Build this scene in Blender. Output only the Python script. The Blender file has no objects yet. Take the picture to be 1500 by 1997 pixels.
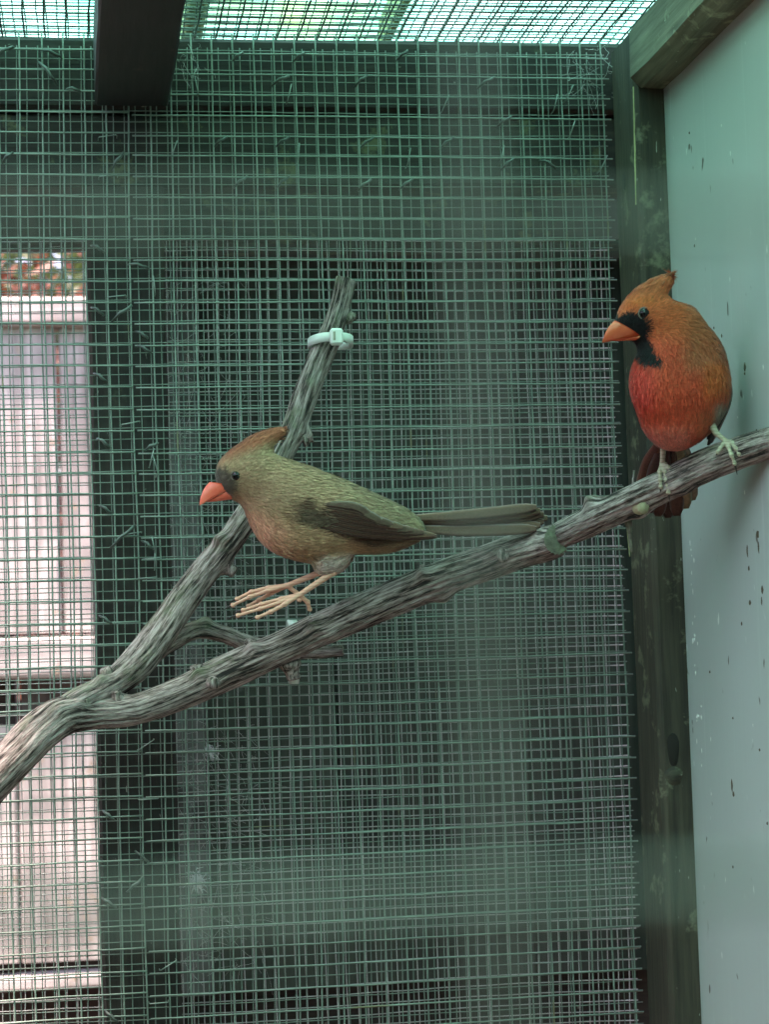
import bpy, math, random
import numpy as np
from mathutils import Matrix, Vector

random.seed(7)
RNG = np.random.default_rng(7)
rad = math.radians
scene = bpy.context.scene
COL = scene.collection

# ------------------------------------------------------------------ camera
F_PX, CX, CY = 4125.0, 750.0, 998.5            # focal length and centre in photo pixels
YAW, PITCH, ROLL = rad(8.41), rad(4.07), rad(-1.76)
CAM = np.array([0.0, -1.262, 1.45])
_f0 = np.array([math.sin(YAW), math.cos(YAW), 0]); _r0 = np.array([math.cos(YAW), -math.sin(YAW), 0]); _u0 = np.array([0, 0, 1.0])
FWD = _f0*math.cos(PITCH) + _u0*math.sin(PITCH)
_u1 = _u0*math.cos(PITCH) - _f0*math.sin(PITCH)
RGT = _r0*math.cos(ROLL) + _u1*math.sin(ROLL)
UPV = _u1*math.cos(ROLL) - _r0*math.sin(ROLL)
cam_d = bpy.data.cameras.new('camera'); cam_o = bpy.data.objects.new('camera', cam_d); COL.objects.link(cam_o)
cam_o.matrix_world = Matrix([[RGT[0], UPV[0], -FWD[0], CAM[0]], [RGT[1], UPV[1], -FWD[1], CAM[1]], [RGT[2], UPV[2], -FWD[2], CAM[2]], [0, 0, 0, 1]])
cam_d.sensor_fit = 'HORIZONTAL'; cam_d.sensor_width = 36.0; cam_d.lens = 36.0*F_PX/1500.0
cam_d.clip_start = 0.01; cam_d.clip_end = 500
cam_d.dof.use_dof = True; cam_d.dof.focus_distance = 1.19; cam_d.dof.aperture_fstop = 23
scene.camera = cam_o

# ------------------------------------------------------------------ light and exposure
SUN_EL, SUN_AZ = rad(74), rad(228)             # azimuth clockwise from +Y
w = bpy.data.worlds.new('World'); scene.world = w; w.use_nodes = True
nt = w.node_tree; sky = nt.nodes.new('ShaderNodeTexSky'); sky.sky_type = 'NISHITA'; sky.sun_disc = False
sky.sun_elevation = SUN_EL; sky.sun_rotation = SUN_AZ; sky.air_density = 1.0; sky.dust_density = 3.5; sky.ozone_density = 1.0
nt.links.new(sky.outputs[0], nt.nodes['Background'].inputs[0]); nt.nodes['Background'].inputs[1].default_value = 0.12
sl = bpy.data.lights.new('sun', 'SUN'); so = bpy.data.objects.new('sun', sl); COL.objects.link(so)
sl.energy = 3.0; sl.angle = rad(10); sl.color = (1.0, 0.93, 0.87)
_sd = Vector((math.sin(SUN_AZ)*math.cos(SUN_EL), math.cos(SUN_AZ)*math.cos(SUN_EL), math.sin(SUN_EL)))
so.rotation_euler = _sd.to_track_quat('Z', 'Y').to_euler(); so.location = (0, 0, 6)
scene.view_settings.view_transform = 'Standard'; scene.view_settings.look = 'None'
scene.view_settings.gamma = 1.0; scene.view_settings.use_curve_mapping = False
scene.view_settings.exposure = 2.42
scene.view_settings.use_white_balance = True; scene.view_settings.white_balance_temperature = 7500; scene.view_settings.white_balance_tint = 36
scene.cycles.max_bounces = 10; scene.cycles.diffuse_bounces = 5; scene.cycles.transmission_bounces = 6
scene.cycles.use_denoising = True

# ------------------------------------------------------------------ pixel -> place helpers
def ray(px, py):
    d = FWD + RGT*((px-CX)/F_PX) - UPV*((py-CY)/F_PX)
    return d
def PY(px, py, Y):
    d = ray(px, py); t = (Y-CAM[1])/d[1]; return CAM + d*t
def PX(px, py, X):
    d = ray(px, py); t = (X-CAM[0])/d[0]; return CAM + d*t
def proj(p):
    v = np.asarray(p)-CAM; z = v@FWD; return (CX+F_PX*(v@RGT)/z, CY-F_PX*(v@UPV)/z)

# ------------------------------------------------------------------ objects helpers
def empty(name, loc, label, cat, group=None, kind=None):
    o = bpy.data.objects.new(name, None); COL.objects.link(o); o.location = loc
    o.empty_display_size = 0.02
    o['label'] = label; o['category'] = cat
    if group: o['group'] = group
    if kind: o['kind'] = kind
    return o
def tag(o, label, cat=None, group=None, kind=None):
    o['label'] = label
    if cat: o['category'] = cat
    if group: o['group'] = group
    if kind: o['kind'] = kind
    return o
def mesh_obj(name, V, F, mat, parent=None, smooth=False, col=None, attrs=None):
    """V in world coordinates; the object is placed relative to its parent's location"""
    V = np.asarray(V, float)
    off = V.mean(axis=0)
    me = bpy.data.meshes.new(name); me.from_pydata((V-off).tolist(), [], F if isinstance(F, list) else F.tolist())
    if smooth: me.polygons.foreach_set('use_smooth', [True]*len(me.polygons))
    if col is not None:
        a = me.color_attributes.new('Col', 'FLOAT_COLOR', 'POINT')
        c = np.ones((len(V), 4)); c[:, :3] = col; a.data.foreach_set('color', c.ravel())
    if attrs:
        for k, vv in attrs.items():
            a = me.attributes.new(k, 'FLOAT_VECTOR', 'POINT'); a.data.foreach_set('vector', np.asarray(vv, float).ravel())
    if mat: me.materials.append(mat)
    me.update()
    o = bpy.data.objects.new(name, me); COL.objects.link(o)
    base = np.zeros(3)
    if parent is not None:
        o.parent = parent; p = parent
        while p is not None: base += np.array(p.location); p = p.parent
    o.location = (off-base).tolist()
    return o
def box_vf(lo, hi, bev=0.0015):
    """bevelled box: chamfered along all edges"""
    lo = np.array(lo, float); hi = np.array(hi, float); c = (lo+hi)/2; h = (hi-lo)/2
    b = min(bev, 0.45*h.min())
    V = []; idx = {}
    for sx in (-1, 1):
        for sy in (-1, 1):
            for sz in (-1, 1):
                s = np.array([sx, sy, sz])
                for ax in range(3):
                    q = h-b; q = q.copy(); q[ax] = h[ax]
                    idx[(sx, sy, sz, ax)] = len(V); V.append(c+s*q)
    F = []
    for ax in range(3):
        a1, a2 = (ax+1) % 3, (ax+2) % 3
        for s in (-1, 1):
            q = []
            for u, v in ((-1, -1), (1, -1), (1, 1), (-1, 1)):
                k = [0, 0, 0]; k[ax] = s; k[a1] = u; k[a2] = v; q.append(idx[(*k, ax)])
            F.append(q if s > 0 else q[::-1])
    for ax in range(3):                       # edges along ax
        a1, a2 = (ax+1) % 3, (ax+2) % 3
        for u in (-1, 1):
            for v in (-1, 1):
                k0 = [0, 0, 0]; k0[ax] = -1; k0[a1] = u; k0[a2] = v
                k1 = list(k0); k1[ax] = 1
                q = [idx[(*k0, a1)], idx[(*k1, a1)], idx[(*k1, a2)], idx[(*k0, a2)]]
                F.append(q if u*v < 0 else q[::-1])
    for sx in (-1, 1):
        for sy in (-1, 1):
            for sz in (-1, 1):
                q = [idx[(sx, sy, sz, a)] for a in range(3)]
                F.append(q if sx*sy*sz > 0 else q[::-1])
    return np.array(V), F
def box(name, lo, hi, mat, parent=None, bev=0.0015):
    V, F = box_vf(lo, hi, bev); return mesh_obj(name, V, F, mat, parent)
def timber(name, lo, hi, mat, parent=None, bev=0.002, wob=0.0006, n=28):
    """a sawn timber: box whose long axis is subdivided, its edges slightly worn and wavy"""
    lo = np.array(lo, float); hi = np.array(hi, float); ax = int(np.argmax(hi-lo)); a1, a2 = (ax+1) % 3, (ax+2) % 3
    h1, h2 = (hi-lo)[a1]/2, (hi-lo)[a2]/2; c = (lo+hi)/2; b = min(bev, .4*h1, .4*h2)
    ring = [(h1-b, -h2), (h1, -h2+b), (h1, h2-b), (h1-b, h2), (-h1+b, h2), (-h1, h2-b), (-h1, -h2+b), (-h1+b, -h2)]
    V = []; ph = RNG.uniform(0, 6.28, 40)
    for i in range(n+1):
        t = i/n; s = t*(hi-lo)[ax]*30
        for k, (u, v) in enumerate(ring):
            e = wob*(math.sin(s*1.7+ph[k]) + .6*math.sin(s*4.1+ph[k+10]))
            f_ = wob*(math.sin(s*1.3+ph[k+20]) + .6*math.sin(s*3.7+ph[k+30]))
            p = np.zeros(3); p[ax] = lo[ax]+t*(hi-lo)[ax]; p[a1] = c[a1]+u+math.copysign(1, u)*min(e, 0); p[a2] = c[a2]+v+math.copysign(1, v)*min(f_, 0)
            V.append(p)
    F = []
    for i in range(n):
        for k in range(8):
            F.append([i*8+k, i*8+(k+1) % 8, (i+1)*8+(k+1) % 8, (i+1)*8+k])
    F.append(list(range(7, -1, -1))); F.append([n*8+k for k in range(8)])
    return mesh_obj(name, V, F, mat, parent)
def tube_vf(P, R, sides=6, cap=True):
    P = np.asarray(P, float); n = len(P); R = np.broadcast_to(np.asarray(R, float), (n,))
    T = np.gradient(P, axis=0); T /= np.linalg.norm(T, axis=1)[:, None]+1e-12
    up = np.array([0, 0, 1.0]) if abs(T[0][2]) < .9 else np.array([1.0, 0, 0])
    N = np.zeros_like(P); a = np.cross(T[0], up); N[0] = a/np.linalg.norm(a)
    for i in range(1, n):
        v = N[i-1]-T[i]*(N[i-1]@T[i]); N[i] = v/np.linalg.norm(v)
    B = np.cross(T, N)
    th = np.arange(sides)*2*math.pi/sides
    V = P[:, None, :] + R[:, None, None]*(np.cos(th)[None, :, None]*N[:, None, :] + np.sin(th)[None, :, None]*B[:, None, :])
    i = np.arange(n-1)[:, None]*sides; k = np.arange(sides)[None, :]; k2 = (k+1) % sides
    F = np.stack([i+k, i+k2, i+sides+k2, i+sides+k], -1).reshape(-1, 4).tolist()
    if cap: F.append(list(range(sides-1, -1, -1))); F.append([(n-1)*sides+q for q in range(sides)])
    return V.reshape(-1, 3), F
def tube(name, P, R, mat, parent=None, sides=6, smooth=True):
    V, F = tube_vf(P, R, sides); return mesh_obj(name, V, F, mat, parent, smooth)
class MB:
    def __init__(s): s.V = []; s.F = []; s.n = 0; s.C = []
    def add(s, V, F, c=None):
        V = np.asarray(V, float); s.V.append(V); s.F += [[i+s.n for i in f] for f in F]; s.n += len(V)
        if c is not None: s.C.append(np.broadcast_to(np.asarray(c, float), (len(V), 3)))
    def build(s, name, mat, parent=None, smooth=False):
        return mesh_obj(name, np.vstack(s.V), s.F, mat, parent, smooth, np.vstack(s.C) if s.C else None)

# ------------------------------------------------------------------ materials
def new_mat(name):
    m = bpy.data.materials.new(name); m.use_nodes = True; n = m.node_tree
    return m, n, n.nodes['Principled BSDF']
def N(n, t, **kw):
    x = n.nodes.new(t)
    for k, v in kw.items():
        if k in x.inputs: x.inputs[k].default_value = v
        else: setattr(x, k, v)
    return x
def ramp(n, fac, stops):
    r = n.nodes.new('ShaderNodeValToRGB'); e = r.color_ramp.elements
    while len(e) < len(stops): e.new(0.5)
    for i, (p, c) in enumerate(stops):
        e[i].position = p; e[i].color = (*c, 1) if len(c) == 3 else c
    n.links.new(fac, r.inputs[0]); return r
def coords(n, scale, kind='Object', attr=None):
    mp = n.nodes.new('ShaderNodeMapping'); mp.inputs['Scale'].default_value = scale
    if attr:
        a = n.nodes.new('ShaderNodeAttribute'); a.attribute_name = attr; n.links.new(a.outputs['Vector'], mp.inputs['Vector'])
    else:
        tc = n.nodes.new('ShaderNodeTexCoord'); n.links.new(tc.outputs[kind], mp.inputs['Vector'])
    oi = n.nodes.new('ShaderNodeObjectInfo'); mu = n.nodes.new('ShaderNodeMath'); mu.operation = 'MULTIPLY'; mu.inputs[1].default_value = 37.0
    n.links.new(oi.outputs['Random'], mu.inputs[0]); n.links.new(mu.outputs[0], mp.inputs['Location'])
    return mp.outputs[0]
def noise(n, vec, scale, detail=4, rough=.55):
    x = N(n, 'ShaderNodeTexNoise'); x.inputs['Scale'].default_value = scale; x.inputs['Detail'].default_value = detail; x.inputs['Roughness'].default_value = rough
    n.links.new(vec, x.inputs['Vector']); return x.outputs['Fac']
def mix(n, fac, a, b, blend='MIX'):
    x = n.nodes.new('ShaderNodeMix'); x.data_type = 'RGBA'; x.blend_type = blend
    for sock, v in ((x.inputs[0], fac), (x.inputs[6], a), (x.inputs[7], b)):
        if hasattr(v, 'links'): n.links.new(v, sock)
        elif isinstance(v, (int, float)): sock.default_value = v
        else: sock.default_value = (*v, 1)
    return x.outputs[2]
def bump(n, bs, h, dist, strength=.6):
    b = n.nodes.new('ShaderNodeBump'); b.inputs['Distance'].default_value = dist; b.inputs['Strength'].default_value = strength
    n.links.new(h, b.inputs['Height']); n.links.new(b.outputs[0], bs.inputs['Normal'])
def wood(name, axis, dark, light, rough=.75, spots=None, bumpd=.0008, spot_thr=.62, fleck=None, grain=1.0):
    m, n, bs = new_mat(name)
    sc = [260*grain]*3; sc[axis] = 14*grain
    g = noise(n, coords(n, sc), 1, 6, .65)
    big = noise(n, coords(n, (9, 9, 9)), 1, 3)
    c = ramp(n, g, [(.3, dark), (.7, light)]).outputs[0]
    c = mix(n, ramp(n, big, [(.35, (.55, .55, .55)), (.7, (1.15, 1.15, 1.15))]).outputs[0], (0, 0, 0), c)
    if spots is not None:
        s = noise(n, coords(n, (34, 34, 34)), 1, 5, .7)
        c = mix(n, ramp(n, s, [(spot_thr-.03, (0, 0, 0)), (spot_thr+.05, (1, 1, 1))]).outputs[0], c, spots)
    if fleck is not None:
        s2 = [420, 420, 420]; s2[axis] = 110
        s = noise(n, coords(n, s2), 1, 2, .5)
        c = mix(n, ramp(n, s, [(.74, (0, 0, 0)), (.78, (1, 1, 1))]).outputs[0], c, fleck)
    n.links.new(c, bs.inputs['Base Color']); bs.inputs['Roughness'].default_value = rough
    bump(n, bs, g, bumpd)
    return m
M = {}
for ax, k in ((0, 'x'), (1, 'y'), (2, 'z')):
    M['dark_'+k] = wood('dark_stained_wood_'+k, ax, (.009, .008, .006), (.042, .035, .025), .7, (.06, .06, .04), spot_thr=.66, fleck=(.3, .3, .26))
    M['green_'+k] = wood('algae_grey_wood_'+k, ax, (.026, .021, .014), (.088, .072, .048), .75, (.16, .155, .10), spot_thr=.6, fleck=(.45, .47, .4))
    M['rail_'+k] = wood('pale_algae_wood_'+k, ax, (.11, .105, .07), (.27, .26, .18), .75, (.34, .36, .24), spot_thr=.6, fleck=(.5, .52, .44))
    M['pale_'+k] = wood('weathered_pale_wood_'+k, ax, (.24, .225, .205), (.68, .66, .62), .85, (.34, .29, .22), spot_thr=.63, grain=.35, bumpd=.0015)
M['beam'] = wood('black_painted_wood', 1, (.010, .010, .011), (.030, .030, .032), .6, (.06, .045, .04), spot_thr=.7)
M['board2'] = wood('grey_brown_wood', 0, (.018, .017, .013), (.058, .053, .04), .75, (.11, .115, .06), spot_thr=.6)
M['shed'] = wood('dark_grey_shed_board', 2, (.034, .043, .034), (.082, .095, .076), .8, (.14, .155, .13), spot_thr=.68, grain=.5)
M['corner'] = wood('grey_painted_daylight', 2, (.09, .09, .085), (.20, .20, .19), .8, (.06, .06, .055), spot_thr=.6, grain=.5)  # lighter grey stands in for daylight on the shed's left edge
M['brown'] = wood('brown_rough_wood', 2, (.035, .022, .018), (.11, .075, .062), .85, grain=.5)
M['tan'] = wood('tan_rough_wood', 2, (.13, .105, .095), (.32, .27, .25), .85, grain=.5)
M['batten'] = wood('yellow_batten', 1, (.30, .30, .14), (.48, .46, .24), .8)
def wire_mat(name, c1, c2, rust=None, metallic=0.0, rough=.45):
    m, n, bs = new_mat(name)
    g = noise(n, coords(n, (60, 60, 60)), 1, 3)
    c = ramp(n, g, [(.35, c1), (.68, c2)]).outputs[0]
    if rust:
        s = noise(n, coords(n, (25, 25, 25)), 1, 3)
        c = mix(n, ramp(n, s, [(.68, (0, 0, 0)), (.74, (1, 1, 1))]).outputs[0], c, rust)
    n.links.new(c, bs.inputs['Base Color']); bs.inputs['Roughness'].default_value = rough; bs.inputs['Metallic'].default_value = metallic
    return m
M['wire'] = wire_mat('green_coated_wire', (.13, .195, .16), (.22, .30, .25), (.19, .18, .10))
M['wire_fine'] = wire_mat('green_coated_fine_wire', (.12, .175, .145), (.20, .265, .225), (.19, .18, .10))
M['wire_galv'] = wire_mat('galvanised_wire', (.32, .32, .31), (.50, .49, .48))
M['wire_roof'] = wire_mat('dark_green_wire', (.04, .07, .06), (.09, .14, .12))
M['wire_front'] = wire_mat('dull_green_wire', (.10, .17, .125), (.18, .27, .21))
M['staple'] = wire_mat('dull_staple_steel', (.16, .22, .19), (.28, .36, .32), None, .3)
M['tie_wire'] = wire_mat('tie_wire_steel', (.05, .07, .06), (.13, .17, .15), None, .2)
def plain(name, c, rough=.5, **kw):
    m, n, bs = new_mat(name); bs.inputs['Base Color'].default_value = (*c, 1); bs.inputs['Roughness'].default_value = rough
    for k, v in kw.items(): bs.inputs[k.replace('_', ' ')].default_value = v
    return m
M['zip'] = plain('white_nylon', (.72, .76, .70), .4, Subsurface_Weight=.3, Subsurface_Radius=(.003, .003, .003))
M['slot'] = plain('nylon_slot', (.35, .33, .25), .6)
M['web'] = plain('cobweb_silk', (.75, .75, .73), .7)
M['down'] = plain('white_down', (.85, .85, .86), .9)
# painted side panel with dirt and droppings
m, n, bs = new_mat('painted_panel'); M['panel'] = m
vec = coords(n, (1, 1, 1))
base = ramp(n, noise(n, coords(n, (3, 3, 2)), 1, 3), [(.3, (.40, .445, .44)), (.7, (.50, .545, .54))]).outputs[0]
streak = noise(n, coords(n, (170, 170, 6)), 1, 4, .6)
base = mix(n, ramp(n, streak, [(.62, (0, 0, 0)), (.8, (.35, .35, .35))]).outputs[0], base, (.78, .82, .80))
drop = noise(n, coords(n, (210, 210, 60)), 1, 2, .4)
base = mix(n, ramp(n, drop, [(.735, (0, 0, 0)), (.765, (.85, .85, .85))]).outputs[0], base, (.84, .86, .82))
spk = noise(n, coords(n, (150, 150, 75)), 1, 2, .4)
base = mix(n, ramp(n, spk, [(.225, (1, 1, 1)), (.255, (0, 0, 0))]).outputs[0], base, (.09, .07, .05))
run = noise(n, coords(n, (95, 95, 17)), 1, 3, .5)
base = mix(n, ramp(n, run, [(.215, (.8, .8, .8)), (.25, (0, 0, 0))]).outputs[0], base, (.13, .09, .055))
n.links.new(base, bs.inputs['Base Color']); bs.inputs['Roughness'].default_value = .33
bump(n, bs, streak, .0004, .35)
# translucent corrugated roof sheet
m = bpy.data.materials.new('translucent_roof'); m.use_nodes = True; n = m.node_tree; M['roof'] = m
bs = n.nodes['Principled BSDF']; out = n.nodes['Material Output']
g = noise(n, coords(n, (7, 5, 5)), 1, 4, .6)
c = ramp(n, g, [(.32, (.34, .72, .28)), (.48, (.17, .85, .70)), (.66, (.40, .97, .92))]).outputs[0]
tr = n.nodes.new('ShaderNodeBsdfTranslucent'); n.links.new(c, tr.inputs[0]); n.links.new(c, bs.inputs['Base Color'])
bs.inputs['Roughness'].default_value = .25
mx = n.nodes.new('ShaderNodeMixShader'); mx.inputs[0].default_value = .08
n.links.new(tr.outputs[0], mx.inputs[1]); n.links.new(bs.outputs[0], mx.inputs[2]); n.links.new(mx.outputs[0], out.inputs[0])
# bark
m, n, bs = new_mat('bark'); M['bark'] = m
fib = noise(n, coords(n, (430, 430, 40), attr='bark'), 1, 8, .72)
pat = noise(n, coords(n, (55, 55, 24), attr='bark'), 1, 4, .6)
c = ramp(n, fib, [(.38, (.018, .013, .011)), (.45, (.17, .118, .102)), (.58, (.54, .43, .41))]).outputs[0]
c = mix(n, ramp(n, pat, [(.45, (0, 0, 0)), (.8, (.6, .6, .6))]).outputs[0], c, (.38, .325, .32), 'MIX')
c = mix(n, ramp(n, fib, [(.40, (1, 1, 1)), (.46, (0, 0, 0))]).outputs[0], c, (.018, .014, .012))
fine = noise(n, coords(n, (1100, 1100, 150), attr='bark'), 1, 4, .6)
c = mix(n, 1.0, c, ramp(n, fine, [(.36, (.45, .42, .40)), (.56, (1.1, 1.08, 1.06))]).outputs[0], 'MULTIPLY')
lic = noise(n, coords(n, (70, 70, 50), attr='bark'), 1, 5, .7)
at = n.nodes.new('ShaderNodeAttribute'); at.attribute_name = 'moss'; sx = n.nodes.new('ShaderNodeSeparateXYZ'); n.links.new(at.outputs['Vector'], sx.inputs[0])
ad = n.nodes.new('ShaderNodeMath'); ad.operation = 'ADD'; n.links.new(lic, ad.inputs[0]); n.links.new(sx.outputs[0], ad.inputs[1])
c = mix(n, ramp(n, ad.outputs[0], [(.60, (0, 0, 0)), (.76, (.65, .65, .65))]).outputs[0], c, (.17, .20, .115))
n.links.new(c, bs.inputs['Base Color']); bs.inputs['Roughness'].default_value = .85
bump(n, bs, fib, .0022, 1.0)
M['cutwood'] = wood('sawn_branch_end', 0, (.13, .115, .085), (.27, .25, .19), .85, (.20, .225, .15), spot_thr=.52, grain=2.0)
M['pegwood'] = wood('pale_twig_end', 1, (.42, .34, .20), (.62, .52, .34), .8)
# birds
def feather_mat(name, sheen=.25):
    m, n, bs = new_mat(name)
    a = n.nodes.new('ShaderNodeVertexColor'); a.layer_name = 'Col'
    g = noise(n, coords(n, (900, 900, 900)), 1, 3)
    c = mix(n, 1.0, a.outputs[0], ramp(n, g, [(.3, (.78, .78, .78)), (.7, (1.12, 1.12, 1.12))]).outputs[0], 'MULTIPLY')
    n.links.new(c, bs.inputs['Base Color']); bs.inputs['Roughness'].default_value = .75
    bs.inputs['Sheen Weight'].default_value = sheen; bs.inputs['Sheen Roughness'].default_value = .4; bs.inputs['Specular IOR Level'].default_value = .2
    return m
M['feather'] = feather_mat('feather')
M['eye'] = plain('bird_eye', (.004, .0035, .0035), .12, Specular_IOR_Level=.35)
M['eyering'] = plain('eye_ring', (.15, .12, .10), .5)
def bill_mat(name, c1, c2):
    m, n, bs = new_mat(name)
    g = noise(n, coords(n, (140, 140, 140)), 1, 3)
    n.links.new(ramp(n, g, [(.3, c1), (.7, c2)]).outputs[0], bs.inputs['Base Color']); bs.inputs['Roughness'].default_value = .38
    bs.inputs['Subsurface Weight'].default_value = .15; bs.inputs['Subsurface Radius'].default_value = (.003, .001, .0006)
    return m
M['bill_m'] = bill_mat('orange_red_bill', (.74, .085, .03), (.84, .15, .06))
M['bill_f'] = bill_mat('coral_bill', (.86, .10, .05), (.92, .20, .13))
def leg_mat(name, c1, c2):
    m, n, bs = new_mat(name)
    wv = n.nodes.new('ShaderNodeTexWave'); wv.bands_direction = 'Z'; wv.inputs['Scale'].default_value = 160; wv.inputs['Distortion'].default_value = 2.5
    tc = n.nodes.new('ShaderNodeTexCoord'); n.links.new(tc.outputs['Object'], wv.inputs['Vector'])
    n.links.new(ramp(n, wv.outputs['Fac'], [(.0, tuple(.6*a_+.4*b_ for a_, b_ in zip(c1, c2))), (.4, c2)]).outputs[0], bs.inputs['Base Color']); bs.inputs['Roughness'].default_value = .55
    bump(n, bs, wv.outputs['Fac'], .0002, .4); return m
M['leg_m'] = leg_mat('buff_scaly_leg', (.26, .20, .14), (.50, .41, .30))
M['leg_f'] = leg_mat('pink_scaly_leg', (.56, .24, .16), (.78, .38, .27))
M['claw'] = plain('claw', (.03, .025, .02), .35)

# ------------------------------------------------------------------ the setting
m, n, bs = new_mat('soil'); 
c = ramp(n, noise(n, coords(n, (14, 14, 14)), 1, 8, .65), [(.3, (.05, .04, .028)), (.7, (.15, .13, .09))]).outputs[0]
n.links.new(c, bs.inputs['Base Color']); bs.inputs['Roughness'].default_value = .95
bump(n, bs, noise(n, coords(n, (60, 60, 60)), 1, 5), .01)
gx = np.concatenate([np.linspace(-150, -4, 8), np.linspace(-3, 3, 13), np.linspace(4, 150, 8)]); gn = len(gx)
GV = [(x, y, 0.012*math.sin(x*3.1)*math.cos(y*2.3) if max(abs(x), abs(y)) < 4 else 0) for y in gx for x in gx]
GF = [[j*gn+i, j*gn+i+1, (j+1)*gn+i+1, (j+1)*gn+i] for j in range(gn-1) for i in range(gn-1)]
ground = mesh_obj('ground', GV, GF, m, smooth=True); ground['kind'] = 'structure'; ground['label'] = 'bare brown soil ground'

# ------------------------------------------------------------------ aviary timbers
XR = float(PY(1187, 200, 0.0)[0])                 # inner face of the right-hand wall
ZR = float(PY(650, 72, 0.0)[2])                   # level of the roof mesh at the back
X0 = -1.1                                          # the aviary goes on to the left
zt = lambda px, py, Y=0.0: float(PY(px, py, Y)[2])
xt = lambda px, py, Y=0.0: float(PY(px, py, Y)[0])
TH = 0.045
frame = empty('aviary_frame', (xt(240, 1000), .02, 0), 'dark stained timber frame of the bird cage with posts, rails and rafter', 'frame')
zr1 = zt(600, 219.5); zr2 = zt(600, 361)
timber('top_rail', (X0, .001, zr1+.0006), (XR+.02, TH, ZR-.001), M['dark_x'], frame, bev=.003)
timber('lower_rail', (X0, .006, zr2), (XR+.02, TH-.004, zr1-.0004), M['board2'], frame)
xl, xr_ = xt(180, 1000), xt(334, 1000)
timber('middle_post', (xl, .001, -.02), (xr_, TH+.004, zr2-.001), M['dark_z'], frame)
PD = abs(float(PX(1257, 700, XR)[1]))             # depth of the corner post's inner face
xp = float(PY(1316, 700, -PD)[0])                 # panel plane
corner = timber('corner_post', (XR, -PD, -.02), (xp+.03, -.0085, ZR-.012), M['green_z'], frame, bev=.003, wob=.0004)
zrail = float(PX(1237, 175, XR)[2])
timber('side_rail', (XR-.002, -1.18, zrail), (xp+.03, -PD-.0005, zrail+.041), M['rail_y'], frame, bev=.006)
box('bottom_rail', (X0, .002, .02), (XR, TH, .09), M['dark_x'], frame)
rx0, rx1 = xt(184, 216), xt(329, 219)
timber('rafter', (rx0, -1.18, zr1+.0005), (rx1, -.0095, ZR-.004), M['beam'], frame, bev=.0015, wob=.0004)
for px_ in (-.62,):
    timber('middle_post', (px_, .001, -.02), (px_+.045, TH+.004, zr2-.001), M['dark_z'], frame)
    timber('rafter', (px_, -1.18, zr1+.0005), (px_+.045, -.0095, ZR-.004), M['beam'], frame)
for px_ in (X0, .27):
    timber('front_post', (px_, -1.235, -.02), (px_+.045, -1.19, ZR), M['dark_z'], frame)
timber('front_rail', (X0, -1.235, ZR+.003), (XR+.07, -1.19, ZR+.048), M['dark_x'], frame)
# knot on the corner post
kp = PY(1313, 1498, -PD)
mb = MB(); th = np.linspace(0, 2*math.pi, 17)[:-1]
def disc(c, rx, rz, y, dome): 
    V = [c+np.array([0, -dome, 0])]; F = []
    for k, rr in ((1, .55), (2, 1.0)):
        for t in th: V.append(c+np.array([rx*rr*math.cos(t)*(1+.12*math.sin(3*t)), -dome*(1-rr**2)+(.0006 if rr == 1 else 0), rz*rr*math.sin(t)*(1+.1*math.cos(2*t))]))
    for k in range(16): F.append([0, 1+k, 1+(k+1) % 16]); F.append([1+k, 17+k, 17+(k+1) % 16, 1+(k+1) % 16])
    return np.array(V), F
V, F = disc(kp+np.array([.0005, 0, -.0045]), .0056, .0065, 0, .0018)
mesh_obj('knot', V, F, M['green_x'], frame, True)
V, F = disc(kp+np.array([.0005, 0, .011]), .0042, .0125, 0, .0010)
mesh_obj('knot_hole', V, F, plain('knot_dark', (.018, .014, .011), .9), frame, True)
V, F = disc(PX(1219, 356, XR)+np.array([0, 0, 0]), .004, .006, 0, .001); V = V[:, [1, 0, 2]]*0+np.stack([XR-.0006-(V[:, 1]-V[:, 1].mean())*-.1, PX(1219, 356, XR)[1]+(V[:, 0]-V[:, 0].mean()), V[:, 2]], 1)
mesh_obj('knot_hole', V, F, M['dark_z'], frame, True)

# painted panel on the right wall
panel = box('side_panel', (xp, -1.20, .05), (xp+.012, -PD+.02, zrail+.03), M['panel'], bev=.001)
tag(panel, 'smooth pale blue grey painted panel forming the side wall', 'wall panel')
dm = plain('brown_dropping', (.10, .07, .045), .8); wm = plain('white_dropping', (.80, .82, .78), .8)
def smear(px, py, w_, h_, mat, th=.0005):
    c = PX(px, py, xp); V = [c+np.array([-th, 0, 0])]; F = []; kk = (c-CAM)@FWD/F_PX; ph_ = RNG.uniform(0, 6.28)
    for rr in (.55, 1.0):
        for j in range(12):
            t = j*math.pi/6; V.append(c+np.array([-th*(.8 if rr < .9 else -.1), w_*kk*rr*math.cos(t)*2.2*(1+.25*math.sin(3*t+ph_)), h_*kk*rr*math.sin(t)*(1+.2*math.sin(2*t+ph_))]))
    for j in range(12): F.append([0, 1+(j+1) % 12, 1+j]); F.append([1+j, 1+(j+1) % 12, 13+(j+1) % 12, 13+j])
    mesh_obj('dropping', V, F, mat, panel, True)
for a_ in ((1453, 716, 3, 9), (1453, 729, 1.5, 4), (1478, 1042, 4, 9), (1480, 1068, 1.5, 12), (1458, 1075, 1.5, 16), (1461, 1108, 2, 6), (1487, 1150, 3, 8), (1463, 1175, 3, 5), (1486, 1172, 1, 9), (1428, 1532, 2, 13), (1431, 1548, 2.5, 6), (1447, 1216, 1.5, 4), (1393, 640, 1, 3), (1355, 480, 1, 3), (1408, 655, 1.5, 4), (1476, 840, 1.5, 4), (1385, 1310, 1.5, 3), (1430, 1400, 1.5, 3), (1482, 1462, 1.5, 3), (1497, 1605, 1.5, 4), (1345, 260, 1, 3), (1430, 1690, 1.5, 3)): smear(*a_, dm)
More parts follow.
